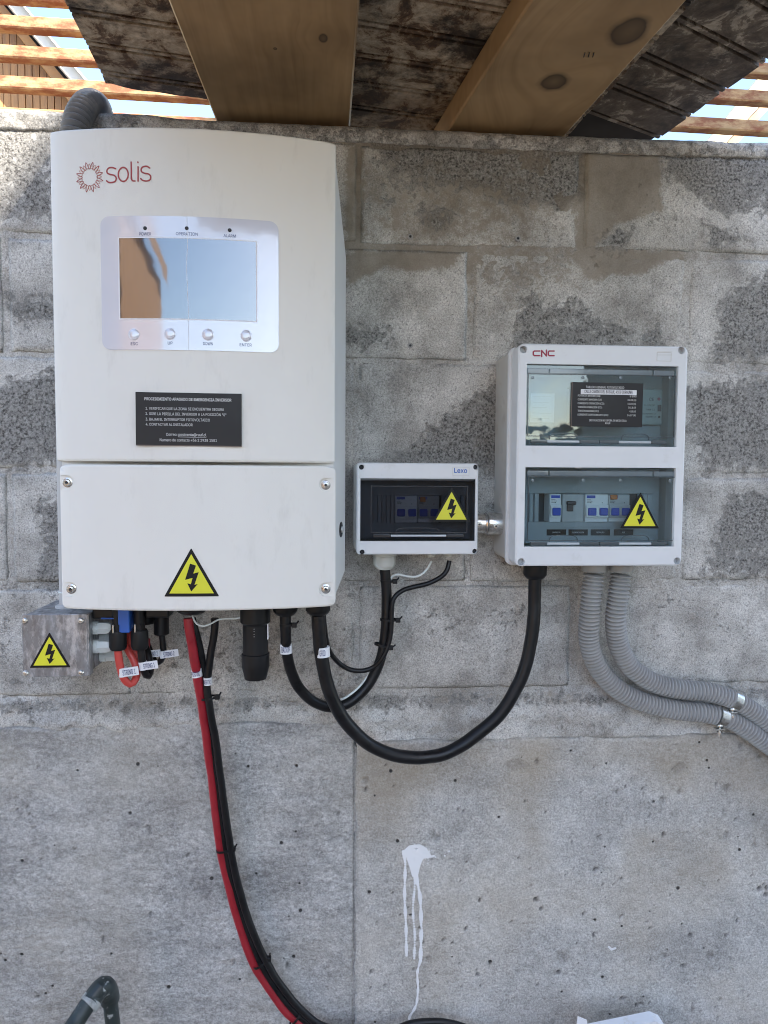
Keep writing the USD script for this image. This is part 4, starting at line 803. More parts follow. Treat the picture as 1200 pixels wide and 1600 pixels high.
# DC connectors
for (px0, px1, d) in ((150, 188, 0.12), (206, 232, 0.10), (232, 268, 0.115)):
    a, b = at(px0, d), at(px1, d); part(IV, 'connector_block', rbox(a[0], b[0], d - 0.02, d + 0.02, 1.213, 1.25, 0.003), BLACKP)
a, b = at(188, 0.13), at(206, 0.13); part(IV, 'blue_connector', rbox(a[0], b[0], 0.115, 0.145, P(197, 986, 0.13)[2], 1.25, 0.002), BLUEP)
a, b = at(158, 0.14), at(186, 0.14); part(IV, 'blue_connector', rbox(a[0], b[0], 0.125, 0.143, 1.2135, 1.2155, 0.0008), BLUEP)
MC = []
for (px, py0, py1, r, d) in ((184, 984, 1015, 0.0135, 0.135), (218, 983, 1014, 0.0135, 0.13)):
    p0, p1 = P(px, py0, d), P(px, py1, d)
    q = part(IV, 'string_connector', lathe([p0[0], -d, ZBOT], DN, [(0, 0.009), (ZBOT - p0[2] + 0.004, 0.0085)], 16), BLACKP)
    part(q, 'connector_nut', lathe([p0[0], -d, p0[2]], DN, [(0, 0.011), (0.004, r), (p0[2] - p1[2] - 0.005, r), (p0[2] - p1[2], r * 0.85)], 10), BLACKP)
    for s in (-1, 1): part(q, 'locking_tab', rbox(p0[0] + s * 0.004 - 0.0012, p0[0] + s * 0.004 + 0.0012, d + 0.008, d + 0.012, p0[2] - 0.003, p0[2] + 0.010, 0.0008), ZINC if s < 0 else BLACKP)
q = at(252, 0.09); p1 = P(252, 990, 0.09)
part(IV, 'string_connector', lathe(q, DN, [(0, 0.019), (0.022, 0.019), (0.025, 0.012), (q[2] - p1[2], 0.0125), (q[2] - p1[2] + 0.002, 0.010)], 16), BLACKP)
q = at(230, 0.075); part(IV, 'string_connector', lathe(q, DN, [(0, 0.014), (0.05, 0.014), (0.056, 0.011)], 12), BLACKP)
add_gland(IV, at(300, 0.125, 1.248), DN, 0.027, 0.030, BLACKP, 10)
add_gland(IV, at(341, 0.10, 1.248), DN, 0.014, 0.020, BLACKP, 10)
add_gland(IV, at(446, 0.125, 1.248), DN, 0.0215, 0.034, BLACKP, 10)
add_gland(IV, at(497, 0.125, 1.248), DN, 0.0215, 0.034, BLACKP, 10)
# data stick
q = at(399, 0.12); zs = [P(399, y, 0.12)[2] for y in (975, 1020, 1040, 1057)]
st_ = part(IV, 'data_logger', lathe(q, DN, [(0, 0.0245), (q[2] - zs[0] - 0.004, 0.0245), (q[2] - zs[0], 0.0205), (q[2] - zs[1], 0.0205), (q[2] - zs[1] + 0.001, 0.0225), (q[2] - zs[2], 0.0225), (q[2] - zs[3] + 0.003, 0.0175), (q[2] - zs[3], 0.0165)], 28), BLACKP, label='black stick shaped data logger')
for k_ in range(4): c = P(397, 983 + 4 * k_, 0.1405); part(st_, 'indicator_light', rbox(c[0] - 0.0004, c[0] + 0.0004, 0.139, 0.1413, c[2] - 0.0004, c[2] + 0.0004, 0.0002), PRINTW)
part(st_, 'rating_label', rbox(q[0] + 0.0195, q[0] + 0.0215, 0.112, 0.128, zs[0] - 0.024, zs[0] + 0.002, 0.0004), PAPER)

# ------------------------------------------------------------------ galvanised junction box with glands
JB = thing('junction_box', 'small galvanised sheet metal junction box with yellow triangle, lower left', 'junction box', (-0.47, 0, 1.127))
JX0, JX1, JZ0, JZ1 = -0.519, -0.4225, 1.1275, 1.2235
part(JB, 'housing', rbox(JX0 + .001, JX1 - .001, 0.02, 0.152, JZ0 + .001, JZ1 - .001, 0.0012), GALV)
lid = plate(rrect(JX0 - .001, JX1 + .001, JZ0 - .001, JZ1 + .001, 0.003), 0.1525, 0.1545, 0.001)
part(JB, 'lid', lid, GALV); part(JB, 'lid_flange', ext(sbox(JX1 + .0012, JZ0 - .001, JX1 + .0026, JZ1), 0.136, 0.154), GALV); part(JB, 'gasket', bx(JX0 + .002, JX1 + .0008, 0.1512, 0.1528, JZ0 - .0004, JZ1 + .0004), INK, smooth=False)
for a, b in ((39, 970), (127, 970), (40, 1052), (127, 1051)):
    c = P(a, b, 0.1545); s_ = part(JB, 'lid_screw', lathe(c, (0, -1, 0), [(0, 0.0046), (0.0010, 0.0046), (0.0028, 0.0032), (0.0032, 0.0012)], 16), ZINC); part(s_, 'screw_slot', rbox(c[0] - .0022, c[0] + .0022, 0.1572, 0.1579, c[2] - .0004, c[2] + .0004, .0002), INK)
tri_sign(JB, 78.5, 1043, 64, d=0.1546)
for (a, b, r, d) in ((152, 1010, 0.0108, 0.125), (163, 1024, 0.0102, 0.085), (152, 981, 0.0105, 0.125), (160, 998, 0.0100, 0.085)):
    c = P(a, b, d); add_gland(JB, [JX1 - 0.001, -d, c[2]], (1, 0, 0), r, 0.030, WHITEP, 6)
# grey pipe up from the box, behind the inverter
PIPE = M('grey_pvc_pipe', (0.42, 0.41, 0.40), 0.4, var=0.08)
cp = P(101, 800, 0.085); cpx = cp[0] + 0.002
o = thing('grey_conduit_pipe', 'straight grey plastic pipe rising from the junction box behind the inverter', 'pipe', (cpx, -0.085, 1.22))
part(o, 'pipe', cyl([cpx, -0.085, 1.224], [cpx, -0.085, 1.90], 0.0125, 24), PIPE)
part(o, 'flange_ring', lathe([cpx, -0.085, 1.2225], (0, 0, 1), [(0, 0.019), (0.003, 0.019), (0.006, 0.014)], 24), PIPE)
part(o, 'wire_ring', lathe([cpx, -0.085, 1.247], (0, 0, 1), [(0, 0.0135), (0.001, 0.0142), (0.002, 0.0135)], 24), WHITEP)

# black corrugated hose over the wall top, behind the inverter
hp = path((114, 330, 0.05), (114, 260, 0.05), (116, 215, 0.05), (122, 186, 0.04), (133, 166, 0.015), (144, 161, -0.025), (154, 170, -0.08), (160, 195, -0.14), (165, 240, -0.2))
single('corrugated_hose', corrugated(hp, 0.0228, 0.0098, 0.0078, ex=1.1), CONDD, 'dark grey corrugated hose bending over the wall top behind the inverter', 'hose', smooth=50)

# ------------------------------------------------------------------ distribution boxes
def breaker(parent, name, x0, x1, z0, z1, d0, d1, mat, poles, tog, label=None):
    b = part(parent, name, rbox(x0, x1, d0, d1, z0, z1, 0.0012), mat, label=label)
    h = z1 - z0; n = rbox(x0 + .0005, x1 - .0005, d1 - 0.001, d1 + 0.0045, z0 + h * 0.22, z0 + h * 0.62, 0.001)
    part(b, 'breaker_nose', n, mat)
    w = (x1 - x0) / poles
    for i in range(poles):
        c = x0 + w * (i + .5)
        part(b, 'toggle_frame', rbox(c - w * .45, c + w * .45, d1 + 0.003, d1 + 0.0062, z0 + h * .17, z0 + h * .56, 0.0012), mat)
        part(b, 'toggle', rbox(c - w * .36, c + w * .36, d1 + 0.003, d1 + 0.010, z0 + h * .24, z0 + h * .52, 0.002), tog)
        part(b, 'status_window', bx(c - .0008, c + .0008, d1 - .0002, d1 + .0002, z0 + h * .68, z0 + h * .71), INK, smooth=False)
    if poles < 3: part(b, 'name_print', bx(x0 + w * .12, x0 + w * .88, d1 - .0002, d1 + .0003, z0 + h * .86, z0 + h * .96), BLUET, smooth=False)
    for q_ in range(3): part(b, 'rating_print', bx(x0 + w * .14, x0 + w * (.5 + .12 * (q_ % 2)), d1 - .0002, d1 + .00035, z0 + h * (.70 + .045 * q_), z0 + h * (.715 + .045 * q_)), INK, smooth=False)
    part(b, 'rating_plate', bx(x0 + .001, x1 - .001, d1 - .0002, d1 + .0004, z0 + h * .02, z0 + h * .15), PAPER, smooth=False)
    return b
def lid_parts(w, X0, X1, Z0, Z1, d, rib, latch, arches, bars):
    """Raised lines, hinge strip and latches of a hinged see-through lid."""
    e = 0.0012
    fr = sbox(X0, Z0, X1, Z1).difference(sbox(X0 + e, Z0 + e, X1 - e, Z1 - e)); part(w, 'lid_rim', ext(fr, d, d + 0.0022), rib, smooth=False)
    for (a0, a1, zb, hgt) in arches:
        c = (a0 + a1) / 2; t = np.linspace(0, math.pi, 15); pl = [(c - (a1 - a0) / 2 * math.copysign(abs(math.cos(u)) ** 0.5, math.cos(u)), zb + hgt * math.sin(u) ** 0.7) for u in t]
        part(w, 'finger_grip', ext(stroke([pl], 0.0010), d, d + 0.0020), rib, smooth=False)
    for (a0, a1, z0, z1, m_) in bars: part(w, 'latch_bar', rbox(a0, a1, d - 0.001, d + 0.003, z0, z1, 0.0008), m_)

# Lexo box
LX = thing('small_breaker_box', 'small light grey breaker box with smoked window between inverter and larger box', 'breaker box', (0.1, 0, 1.31))
lo = rrect(-0.0025, 0.2005, 1.3105, 1.4625, 0.006)
DL = 0.108
fl_ = plate(lo, 0.055, DL, 0.003)
win = (0.0035, 0.1955, 1.3328, 1.4368)
fl_ = fl_ - man(ext(sbox(*[win[i] for i in (0, 2, 1, 3)]), 0.03, 0.2)) - man(ext(rrect(0.004, 0.195, 1.318, 1.455, 0.004), 0.03, DL - 0.012))
for a, b in ((565, 730), (743.5, 730), (566, 863), (742, 861.5)):
    c = P(a, b, DL); fl_ = fl_ - man(cyl([c[0], -DL + 0.009, c[2]], [c[0], -DL - 0.01, c[2]], 0.0044, 20))
part(LX, 'front_cover', fl_, ABS)
part(LX, 'base', plate(rrect(-0.0055, 0.1995, 1.3125, 1.4615, 0.008), 0.0, 0.0548, 0.002) - man(ext(sbox(0.002, 1.32, 0.193, 1.455), 0.004, 0.2)), ABSB)
for a, b in ((565, 730), (743.5, 730), (566, 863), (742, 861.5)):
    c = P(a, b, DL); part(LX, 'cover_screw', lathe([c[0], -DL + 0.0088, c[2]], (0, -1, 0), [(0, 0.0040), (0.001, 0.0036), (0.0016, 0.002)], 14), INK)
LS = 4.4444
def lx(u, v, d): return XZ(530 + u / LS, 700 + v / LS, d)
ip = rrect(0.0045, 0.1945, 1.3338, 1.4358, 0.002); sx0, sz1 = lx(238, 328, 0.085); sx1, sz0 = lx(880, 520, 0.085)
part(LX, 'inner_cover', ext(ip.difference(sbox(sx0, sz0, sx1, sz1)), 0.078, 0.082), INNER, smooth=False)
part(LX, 'inner_well', bx(0.0045, 0.1945, 0.045, 0.05, 1.3338, 1.4358), INNERD, smooth=False)
for k_ in range(5):
    a, b = lx(238 + k_ * 30, 520, 0.086)[0], lx(264 + k_ * 30, 520, 0.086)[0]; part(LX, 'blank_strip', rbox(a, b, 0.078, 0.086, sz0, sz1, 0.001), INNER)
breaker(LX, 'circuit_breaker', lx(392, 0, .088)[0], lx(545, 0, .088)[0], sz0 + .0005, sz1 - .0005, 0.05, 0.088, BRK, 2, BLUET)
rc = breaker(LX, 'residual_current_breaker', lx(550, 0, .088)[0], lx(700, 0, .088)[0], sz0 + .0005, sz1 - .0005, 0.05, 0.086, BRKD, 2, BLUET)
a, b = lx(562, 340, .088), lx(600, 375, .088); part(rc, 'test_button', rbox(a[0], b[0], .085, .089, b[1], a[1], .001), ORGP)
for k_ in range(5):
    a, b = lx(712 + k_ * 33, 520, 0.086)[0], lx(740 + k_ * 33, 520, 0.086)[0]; part(LX, 'blank_strip', rbox(a, b, 0.078, 0.086, sz0, sz1, 0.001), INNER)
lidL = part(LX, 'window_lid', plate(rrect(win[0] + .0004, win[1] - .0004, win[2] + .0004, win[3] - .0004, 0.001), 0.1030, 0.1050, 0.0006), PANED, label='smoked see-through lid')
q0, q1 = lx(220, 262, .106), lx(888, 590, .106)
lid_parts(lidL, q0[0], q1[0], q1[1], q0[1], 0.1048, RIBD, CLEARB, [(lx(400, 0, .106)[0], lx(700, 0, .106)[0], lx(0, 580, .106)[1], .006)],
    [(lx(240, 0, .106)[0], lx(358, 0, .106)[0], lx(0, 620, .106)[1], lx(0, 598, .106)[1], RIBD), (lx(755, 0, .106)[0], lx(872, 0, .106)[0], lx(0, 620, .106)[1], lx(0, 598, .106)[1], RIBD), (lx(362, 0, .106)[0], lx(750, 0, .106)[0], lx(0, 616, .106)[1], lx(0, 602, .106)[1], CLEARB)])
part(lidL, 'hinge_strip', rbox(win[0] + .001, win[1] - .001, 0.1048, 0.1066, lx(0, 226, .106)[1], lx(0, 212, .106)[1], .0006), RIBD)
a = lx(798, 172, DL); b = lx(888, 172, DL)
part(LX, 'lettering', put(text('Lexo', 0.0078, b[0] - a[0], True), a[0], a[1], DL + 0.0001), LEXB, smooth=False)
fr = sbox(lx(790, 0, DL)[0], lx(0, 188, DL)[1], lx(905, 0, DL)[0], lx(0, 126, DL)[1]); part(LX, 'label_frame', ext(fr.difference(fr.buffer(-.0005)), DL - .0002, DL + .0003), ABSB, smooth=False)
tri_sign(LX, 530 + 778 / LS, 700 + 513 / LS, 59, d=0.1052)
# glands under the small box
p = P(601, 869, 0.06); add_gland(LX, [p[0], -0.06, 1.3125], DN, 0.0205, 0.033, IVORY, 8)
p = P(674, 868, 0.06); part(LX, 'cable_gland', lathe([p[0], -0.06, 1.3125], DN, [(0, 0.0085), (0.010, 0.0080), (0.012, 0.0062)], 18), IVORY)
p = P(701.5, 868, 0.06); part(LX, 'cable_gland', lathe([p[0], -0.06, 1.3125], DN, [(0, 0.0088), (0.010, 0.0082), (0.012, 0.0062)], 18), IVORY)

# large box
CB = thing('large_breaker_box', 'tall light grey breaker box with two see-through windows and black placard', 'breaker box', (0.4, 0, 1.293))
DC = 0.140
CX0, CX1, CZ0, CZ1 = 0.2560, 0.5385, 1.2945, 1.6555
co = rrect(CX0, CX1, CZ0, CZ1, 0.010)
W1 = (0.2700, 0.5230, 1.4915, 1.6232); W2 = (0.2705, 0.5238, 1.3265, 1.4568)
fc = plate(co, 0.098, DC, 0.003)
fc = fc - man(ext(rrect(CX0 + .006, CX1 - .006, CZ0 + .006, CZ1 - .006, 0.006), 0.05, DC - 0.016))
for w in (W1, W2): fc = fc - man(ext(sbox(w[0], w[2], w[1], w[3]), 0.05, 0.2))
CS = [(818, 546), (1065, 547.5), (814.5, 878), (1058, 876.5)]
for a, b in CS:
    c = P(a, b, DC); fc = fc - man(cyl([c[0], -DC + 0.012, c[2]], [c[0], -DC - 0.01, c[2]], 0.0060, 24))
part(CB, 'front_cover', fc, ABS)
for a, b in CS:
    c = P(a, b, DC); part(CB, 'cover_screw', lathe([c[0], -DC + 0.0118, c[2]], (0, -1, 0), [(0, 0.0056), (0.001, 0.0052), (0.002, 0.003)], 16), BRKD)
lip = plate(rrect(CX0 - .005, CX1 + .004, CZ0 - .004, CZ1 + .001, 0.012), 0.088, 0.0978, 0.003, True)
part(CB, 'cover_lip', lip - man(ext(sbox(CX0 + .006, CZ0 + .006, CX1 - .006, CZ1 - .006), 0.0, 0.2)), ABS)
part(CB, 'base', plate(rrect(CX0 - .004, CX1 + .002, CZ0 + .002, CZ1 - .002, 0.012), 0.0, 0.0878, 0.002) - man(ext(sbox(CX0 + .004, CZ0 + .008, CX1 - .006, CZ1 - .008), 0.004, 0.2)), ABSB)
for zz in (1.40, 1.49, 1.57): part(CB, 'knockout', lathe([CX0 - .0036, -0.05, zz], (-1, 0, 0), [(0, .0105), (.0008, .0105), (.0010, .009), (.0006, .0085)], 24), ABSB)
CSC = 3.75
def cx(u, v, d): return XZ(770 + u / CSC, 520 + v / CSC, d)
def window(w, oy, tint):
    part(CB, 'inner_well', bx(w[0] + .001, w[1] - .001, 0.05, 0.055, w[2] + .001, w[3] - .001), INNERD, smooth=False)
    ld = part(CB, 'window_lid', plate(rrect(w[0] + .0008, w[1] - .0008, w[2] + .0008, w[3] - .0008, 0.0012), DC - 0.0085, DC - 0.006, 0.0006), tint, label='see-through grey hinged lid')
    dz = DC - 0.0062; f = lambda u, v: cx(u, v + oy, DC - 0.005)
    a, b = f(207, 236), f(1062, 615)
    arches = [(f(345, 0)[0], f(510, 0)[0], f(0, 618)[1], .0095), (f(770, 0)[0], f(932, 0)[0], f(0, 618)[1], .0095)]
    bars = [(f(330, 0)[0], f(520, 0)[0], f(0, 640)[1], f(0, 626)[1], CLEARB), (f(755, 0)[0], f(945, 0)[0], f(0, 640)[1], f(0, 626)[1], CLEARB), (f(232, 0)[0], f(328, 0)[0], f(0, 643)[1], f(0, 622)[1], RIB), (f(524, 0)[0], f(635, 0)[0], f(0, 643)[1], f(0, 622)[1], RIB), (f(640, 0)[0], f(752, 0)[0], f(0, 643)[1], f(0, 622)[1], RIB), (f(948, 0)[0], f(1035, 0)[0], f(0, 643)[1], f(0, 622)[1], RIB)]
    lid_parts(ld, a[0], b[0], b[1], a[1], dz, RIB, CLEARB, arches, bars)
    for u0, u1 in ((205, 330), (338, 942), (950, 1070)):
        part(ld, 'hinge_strip', rbox(f(u0, 0)[0], f(u1, 0)[0], dz - .001, dz + .0016, f(0, 233)[1], f(0, 203)[1], .0008), HINGE)
    for u in (235, 530, 750, 1040):
        c = f(u, 262); part(ld, 'lid_pin', lathe([c[0], -dz, c[1]], (0, -1, 0), [(0, .0026), (.0006, .0026), (.0008, .0018)], 14), HINGE)
    for u in (500, 785):
        c = f(u, 186); part(ld, 'hinge_clip', rbox(c[0] - .005, c[0] + .005, dz - .001, dz + .003, c[1] - .0012, c[1] + .0012, .0006), ABS)
    return ld
ld1 = window(W1, 0, PANEL_); ld2 = window(W2, 603, PANEL2)
# behind the upper window: a meter
dI = 0.088
f = lambda u, v, d=dI: cx(u, v, d)
sl = sbox(f(450, 0)[0], f(0, 535)[1], f(1005, 0)[0], f(0, 312)[1])
part(CB, 'inner_cover', ext(sbox(W1[0] + .001, W1[2] + .001, W1[1] - .001, W1[3] - .001).difference(sl), 0.080, 0.084), INNER, smooth=False)
mt = part(CB, 'energy_meter', rbox(f(452, 0)[0], f(1000, 0)[0], 0.055, 0.092, f(0, 528)[1], f(0, 318)[1], .0015), GREENM, label='grey green meter behind the upper window')
for s, u, v, h in (('CE', 945, 398, .0050), ('5-1/5/3P', 950, 430, .0030), ('kWh  L1', 950, 455, .0028), ('3x230/400V  L2', 955, 478, .0022), ('imp/kWh  L3', 955, 496, .0022)):
    t_ = f(u, v, .093); part(mt, 'lettering', put(text(s, h, None), t_[0], t_[1], .0922, 'r'), INK, smooth=False)
a = f(975, 388, .093); part(mt, 'red_mark', lathe([a[0], -.0918, a[1]], (0, -1, 0), [(0, .0028), (.0006, .0028)], 12), CRIM)
a, b = f(968, 422, .093), f(986, 460, .093); part(mt, 'meter_port', bx(a[0], b[0], .091, .0926, b[1], a[1]), INK, smooth=False)
a = f(976, 493, .093); part(mt, 'meter_port', lathe([a[0], -.0918, a[1]], (0, -1, 0), [(0, .0020), (.0006, .0020)], 12), INK)
a, b = f(225, 352), f(362, 525); part(CB, 'wiring_label', bx(a[0], b[0], .0838, .0846, b[1], a[1]), PAPER, smooth=False)
for k_ in range(5):
    a, b = f(235, 372 + k_ * 32), f(345 - 13 * (k_ % 3), 375 + k_ * 32); part(CB, 'label_print', bx(a[0], b[0], .0845, .0849, b[1], a[1]), BRKD, smooth=False)
# black placard stuck on the upper window
a, b = cx(470, 287, DC), cx(878, 551, DC); pw, ph = b[0] - a[0], a[1] - b[1]
DP = DC + 0.0005
pc2 = part(CB, 'data_placard', put(trimesh.creation.extrude_polygon(sbox(0, 0, pw, ph), 0.003, engine='earcut'), a[0], b[1], DP - 0.006, 'l', -0.004), PLAC, smooth=False, label='black data placard with white print stuck on the upper window')
part(pc2, 'placard_edge', put(trimesh.creation.extrude_polygon(sbox(-.0008, -.0006, 0.0002, ph), 0.0029, engine='earcut'), a[0], b[1], DP - 0.006, 'l', -0.004), PLACE, smooth=False)
kw = dict(par=pc2, x0=a[0], z1=a[1], w=pw, hh=ph, d=DP - 0.0029)
line('TABLERO GENERAL FOTOVOLTAICO', .46, .135, .0036, .54, 'c', **kw)
part(pc2, 'address_strip', put(trimesh.creation.extrude_polygon(sbox(0, 0, pw * .79, ph * .115), .0004, engine='earcut'), a[0] + pw * .12, a[1] - ph * .272, DP - 0.003, 'l', -.004), PAPER, smooth=False)
line('CALLE CAMINO DEL BOSQUE, 4550 CURAUMA', .51, .245, .0050, .68, 'c', **{**kw, 'd': DP - .0025, 'mat': INK})
for i, (s, v, wl, wv) in enumerate((('POTENCIA MAXIMA (CA):', '5 (kW)', .32, .09), ('CORRIENTE MAXIMA (CA):', '26.08 (A)', .34, .12), ('CORRIENTE OPERACIÓN (CC):', '14.01 (A)', .375, .12), ('TENSIÓN OPERACIÓN (CC):', '341.8 (V)', .345, .11), ('TENSIÓN MAXIMA (CC):', '418 (V)', .30, .09), ('CORRIENTE CORTOCIRCUITO (CC):', '14.87 (A)', .435, .12))):
    zf = .325 + i * .0865
    line(s, .08, zf, .0030, wl, **kw); line(v, .905, zf, .0030, wv, 'r', **kw)
line('INSTALACION NO OPERA EN MODO ISLA', .51, .885, .0032, .53, 'c', **kw); line('RUUF', .51, .945, .0030, .075, 'c', **kw)
# behind the lower window: breakers
z1_, z0_ = f(0, 940)[1], f(0, 1108)[1]
part(CB, 'inner_cover', ext(sbox(W2[0] + .001, W2[2] + .001, W2[1] - .001, W2[3] - .001).difference(sbox(f(208, 0)[0], z0_, f(972, 0)[0], z1_)), 0.080, 0.084), INNER, smooth=False)
part(CB, 'cover_ridge', ext(sbox(f(200, 0)[0], f(0, 935)[1], f(976, 0)[0], f(0, 900)[1]), 0.0838, 0.0860), INNER, smooth=False)
part(CB, 'cover_ridge', ext(sbox(f(200, 0)[0], f(0, 1140)[1], f(976, 0)[0], f(0, 1110)[1]), 0.0838, 0.0862), INNER, smooth=False)
for u0, u1 in ((208, 228), (234, 258), (264, 290), (882, 905), (909, 935), (939, 968)): part(CB, 'blank_strip', rbox(f(u0, 0)[0], f(u1, 0)[0], .080, .0875, z0_ + .0003, z1_ - .0003, .0008), INNER)
X = lambda u: f(u, 0)[0]
breaker(CB, 'circuit_breaker', X(352), X(420), z0_, z1_ - .001, .056, .089, BRK, 1, BLUET)
rb_ = part(CB, 'residual_current_breaker', rbox(X(430), X(556), .056, .088, z0_, z1_ - .001, .0012), BRKD, label='grey residual current breaker with dark lever')
hh_ = z1_ - z0_
part(rb_, 'toggle', rbox(X(450), X(505), .087, .095, z0_ + hh_ * .60, z0_ + hh_ * .74, .002), DKTOG); part(rb_, 'toggle_well', rbox(X(455), X(492), .087, .0905, z0_ + hh_ * .38, z0_ + hh_ * .62, .001), DKTOG)
breaker(CB, 'circuit_breaker', X(563), X(698), z0_, z1_ - .001, .056, .089, BRK, 2, BLUET)
rb2 = breaker(CB, 'residual_current_breaker', X(704), X(830), z0_, z1_ - .001, .056, .087, BRKD, 2, BLUET)
part(rb2, 'test_button', rbox(X(713), X(754), .086, .090, z0_ + hh_ * .80, z0_ + hh_ * .96, .001), ORGP)
for u0, s in ((318, 'INVERSOR'), (446, 'ALIMENTACION'), (576, 'RESPALDO'), (712, 'RED')):
    a, b = f(u0, 1152, .086), f(u0 + 112, 1188, .086)
    t_ = part(CB, 'circuit_tag', bx(a[0], b[0], .0838, .0848, b[1], a[1]), PLAC, smooth=False); c = f(u0 + 56, 1174, .0865)
    part(t_, 'lettering', put(text(s, .0024, .0017 * len(s)), c[0], c[1], .0848, 'c'), PRINTW, smooth=False)
tri_sign(CB, 770 + 859 / CSC, 520 + 1146 / CSC, 61, d=DC - 0.0058)
cn = lambda pts: [cx(u, v, DC) for u, v in pts]
cnc = stroke([cn([(275, 107), (243, 107), (237, 113), (237, 128), (243, 134), (275, 134)]), cn([(286, 139), (286, 104), (314, 136), (314, 102)]), cn([(359, 107), (330, 107), (325, 113), (325, 128), (330, 134), (359, 134)])], 0.0023)
part(CB, 'logo_word', ext(cnc, DC - .0002, DC + .0004), CRIM, smooth=False, label='dark red lettering reading CNC')
lf = sbox(cx(965, 0, DC)[0], cx(0, 148, DC)[1], cx(1050, 0, DC)[0], cx(0, 95, DC)[1]); part(CB, 'label_frame', ext(unary_union([lf.difference(lf.buffer(-.0006))] + [LineString([cx(965, v, DC), cx(1050, v, DC)]).buffer(.0003) for v in (112, 130)]), DC - .0002, DC + .0003), ABSB, smooth=False)
p = P(836, 889, 0.075); add_gland(CB, [p[0], -0.075, CZ0 + .003], DN, 0.0215, 0.034, BLACKP, 12)

# galvanised coupling between the two boxes
CPL = thing('pipe_coupling', 'short zinc pipe coupling joining the small and large breaker boxes', 'pipe', (0.225, -0.055, 1.36))
pz = P(766, 818, 0.055)[2]
part(CPL, 'sleeve', lathe([0.197, -0.055, pz], (1, 0, 0), [(0, .0175), (.024, .0175), (.0242, .0160), (.030, .0160)], 28), ZINC)
part(CPL, 'connector', lathe([0.2275, -0.055, pz], (1, 0, 0), [(0, .0188), (.001, .0195), (.024, .0195), (.0255, .0185)], 28), ZINC)
part(CPL, 'end_ring', lathe([0.2225, -0.055, pz], (1, 0, 0), [(0, .0182), (.0025, .0192), (.0045, .0182)], 28), STEEL)
for xx_, s in ((0.2095, 0.0), (0.2385, -0.003)):
    q = part(CPL, 'set_screw', lathe([xx_, -0.0715, pz + s], (0, -1, 0), [(0, .0046), (.0045, .0046), (.0055, .0038), (.0056, .0020)], 12), STEEL); part(q, 'screw_slot', cyl([xx_, -.0770, pz + s], [xx_, -.0774, pz + s], .0019, 6), INK)

# ------------------------------------------------------------------ corrugated conduits, clamps
def conduit(label, top, pts):
    o = thing('flexible_conduit', label, 'conduit', P(*pts[0]), 'flexible conduits under the large breaker box')
    part(o, 'hose', corrugated(path(*pts), 0.0184, 0.0068, 0.0050), CONDUIT, smooth=50)
    x, d = P(*pts[0])[0], pts[0][2]
    part(o, 'connector', lathe([x, -d, CZ0 + .003], DN, [(0, .0205), (.0065, .0205), (.0065, .0215), (.0195, .0215), (.021, .0195)], 16), CONDUIT)
    return o
conduit('grey corrugated conduit on the left, falling from the large breaker box', None, [(928, 897, .075), (924, 930, .075), (921, 965, .07), (920, 995, .06), (926, 1025, .05), (941, 1053, .042), (968, 1079, .037), (1005, 1097, .036), (1055, 1109, .036), (1100, 1114, .036), (1134, 1122, .036), (1168, 1140, .036), (1200, 1163, .036), (1260, 1205, .036), (1330, 1250, .036)])
conduit('grey corrugated conduit on the right, falling from the large breaker box', None, [(970, 897, .075), (966, 930, .075), (962, 962, .07), (963, 990, .06), (970, 1017, .05), (988, 1045, .042), (1022, 1067, .037), (1062, 1077, .036), (1104, 1081, .036), (1142, 1092, .036), (1172, 1109, .036), (1202, 1131, .036), (1260, 1172, .036), (1330, 1215, .036)])
def clamp(label, px, py, dirpx):
    c = P(px, py, .036); q = P(px + dirpx[0], py + dirpx[1], .036); ax = (q - c) / np.linalg.norm(q - c)
    o = thing('conduit_clamp', label, 'clamp', c, 'clamps holding the conduits to the wall')
    part(o, 'strap', lathe(c - ax * .0075, ax, [(0, .0180), (0, .0192), (.015, .0192), (.015, .0180)], 32), ZINC)
    dn = np.array([ax[2], 0, -ax[0]]); dn = dn if dn[2] < 0 else -dn
    e = c + dn * .0205 + np.array([0, -.006, 0])
    part(o, 'strap_tab', rbox(e[0] - .008, e[0] + .008, .038, .0500, e[2] - .0015, e[2] + .0005, .0006), ZINC)
    part(o, 'bolt', cyl(e + [0, -.004, .009], e + [0, -.004, -.016], .0024, 12, .0005), ZINC)
    part(o, 'bolt_head', lathe(e + [0, -.004, .004], (0, 0, 1), [(0, .0052), (.002, .0054), (.004, .0044), (.0052, .002)], 14), ZINC)
    part(o, 'nut', lathe(e + [0, -.004, -.006], (0, 0, -1), [(0, .0050), (.0035, .0050)], 6), ZINC)
    part(o, 'wall_tab', rbox(c[0] - .006, c[0] + .006, -.002, .037, c[2] + .016, c[2] + .0185, .0006), ZINC)
clamp('zinc clamp with bolt on the lower of the two grey conduits', 1126, 1119, (24, 8)); clamp('zinc clamp with bolt on the upper of the two grey conduits', 1147, 1094, (22, 10))

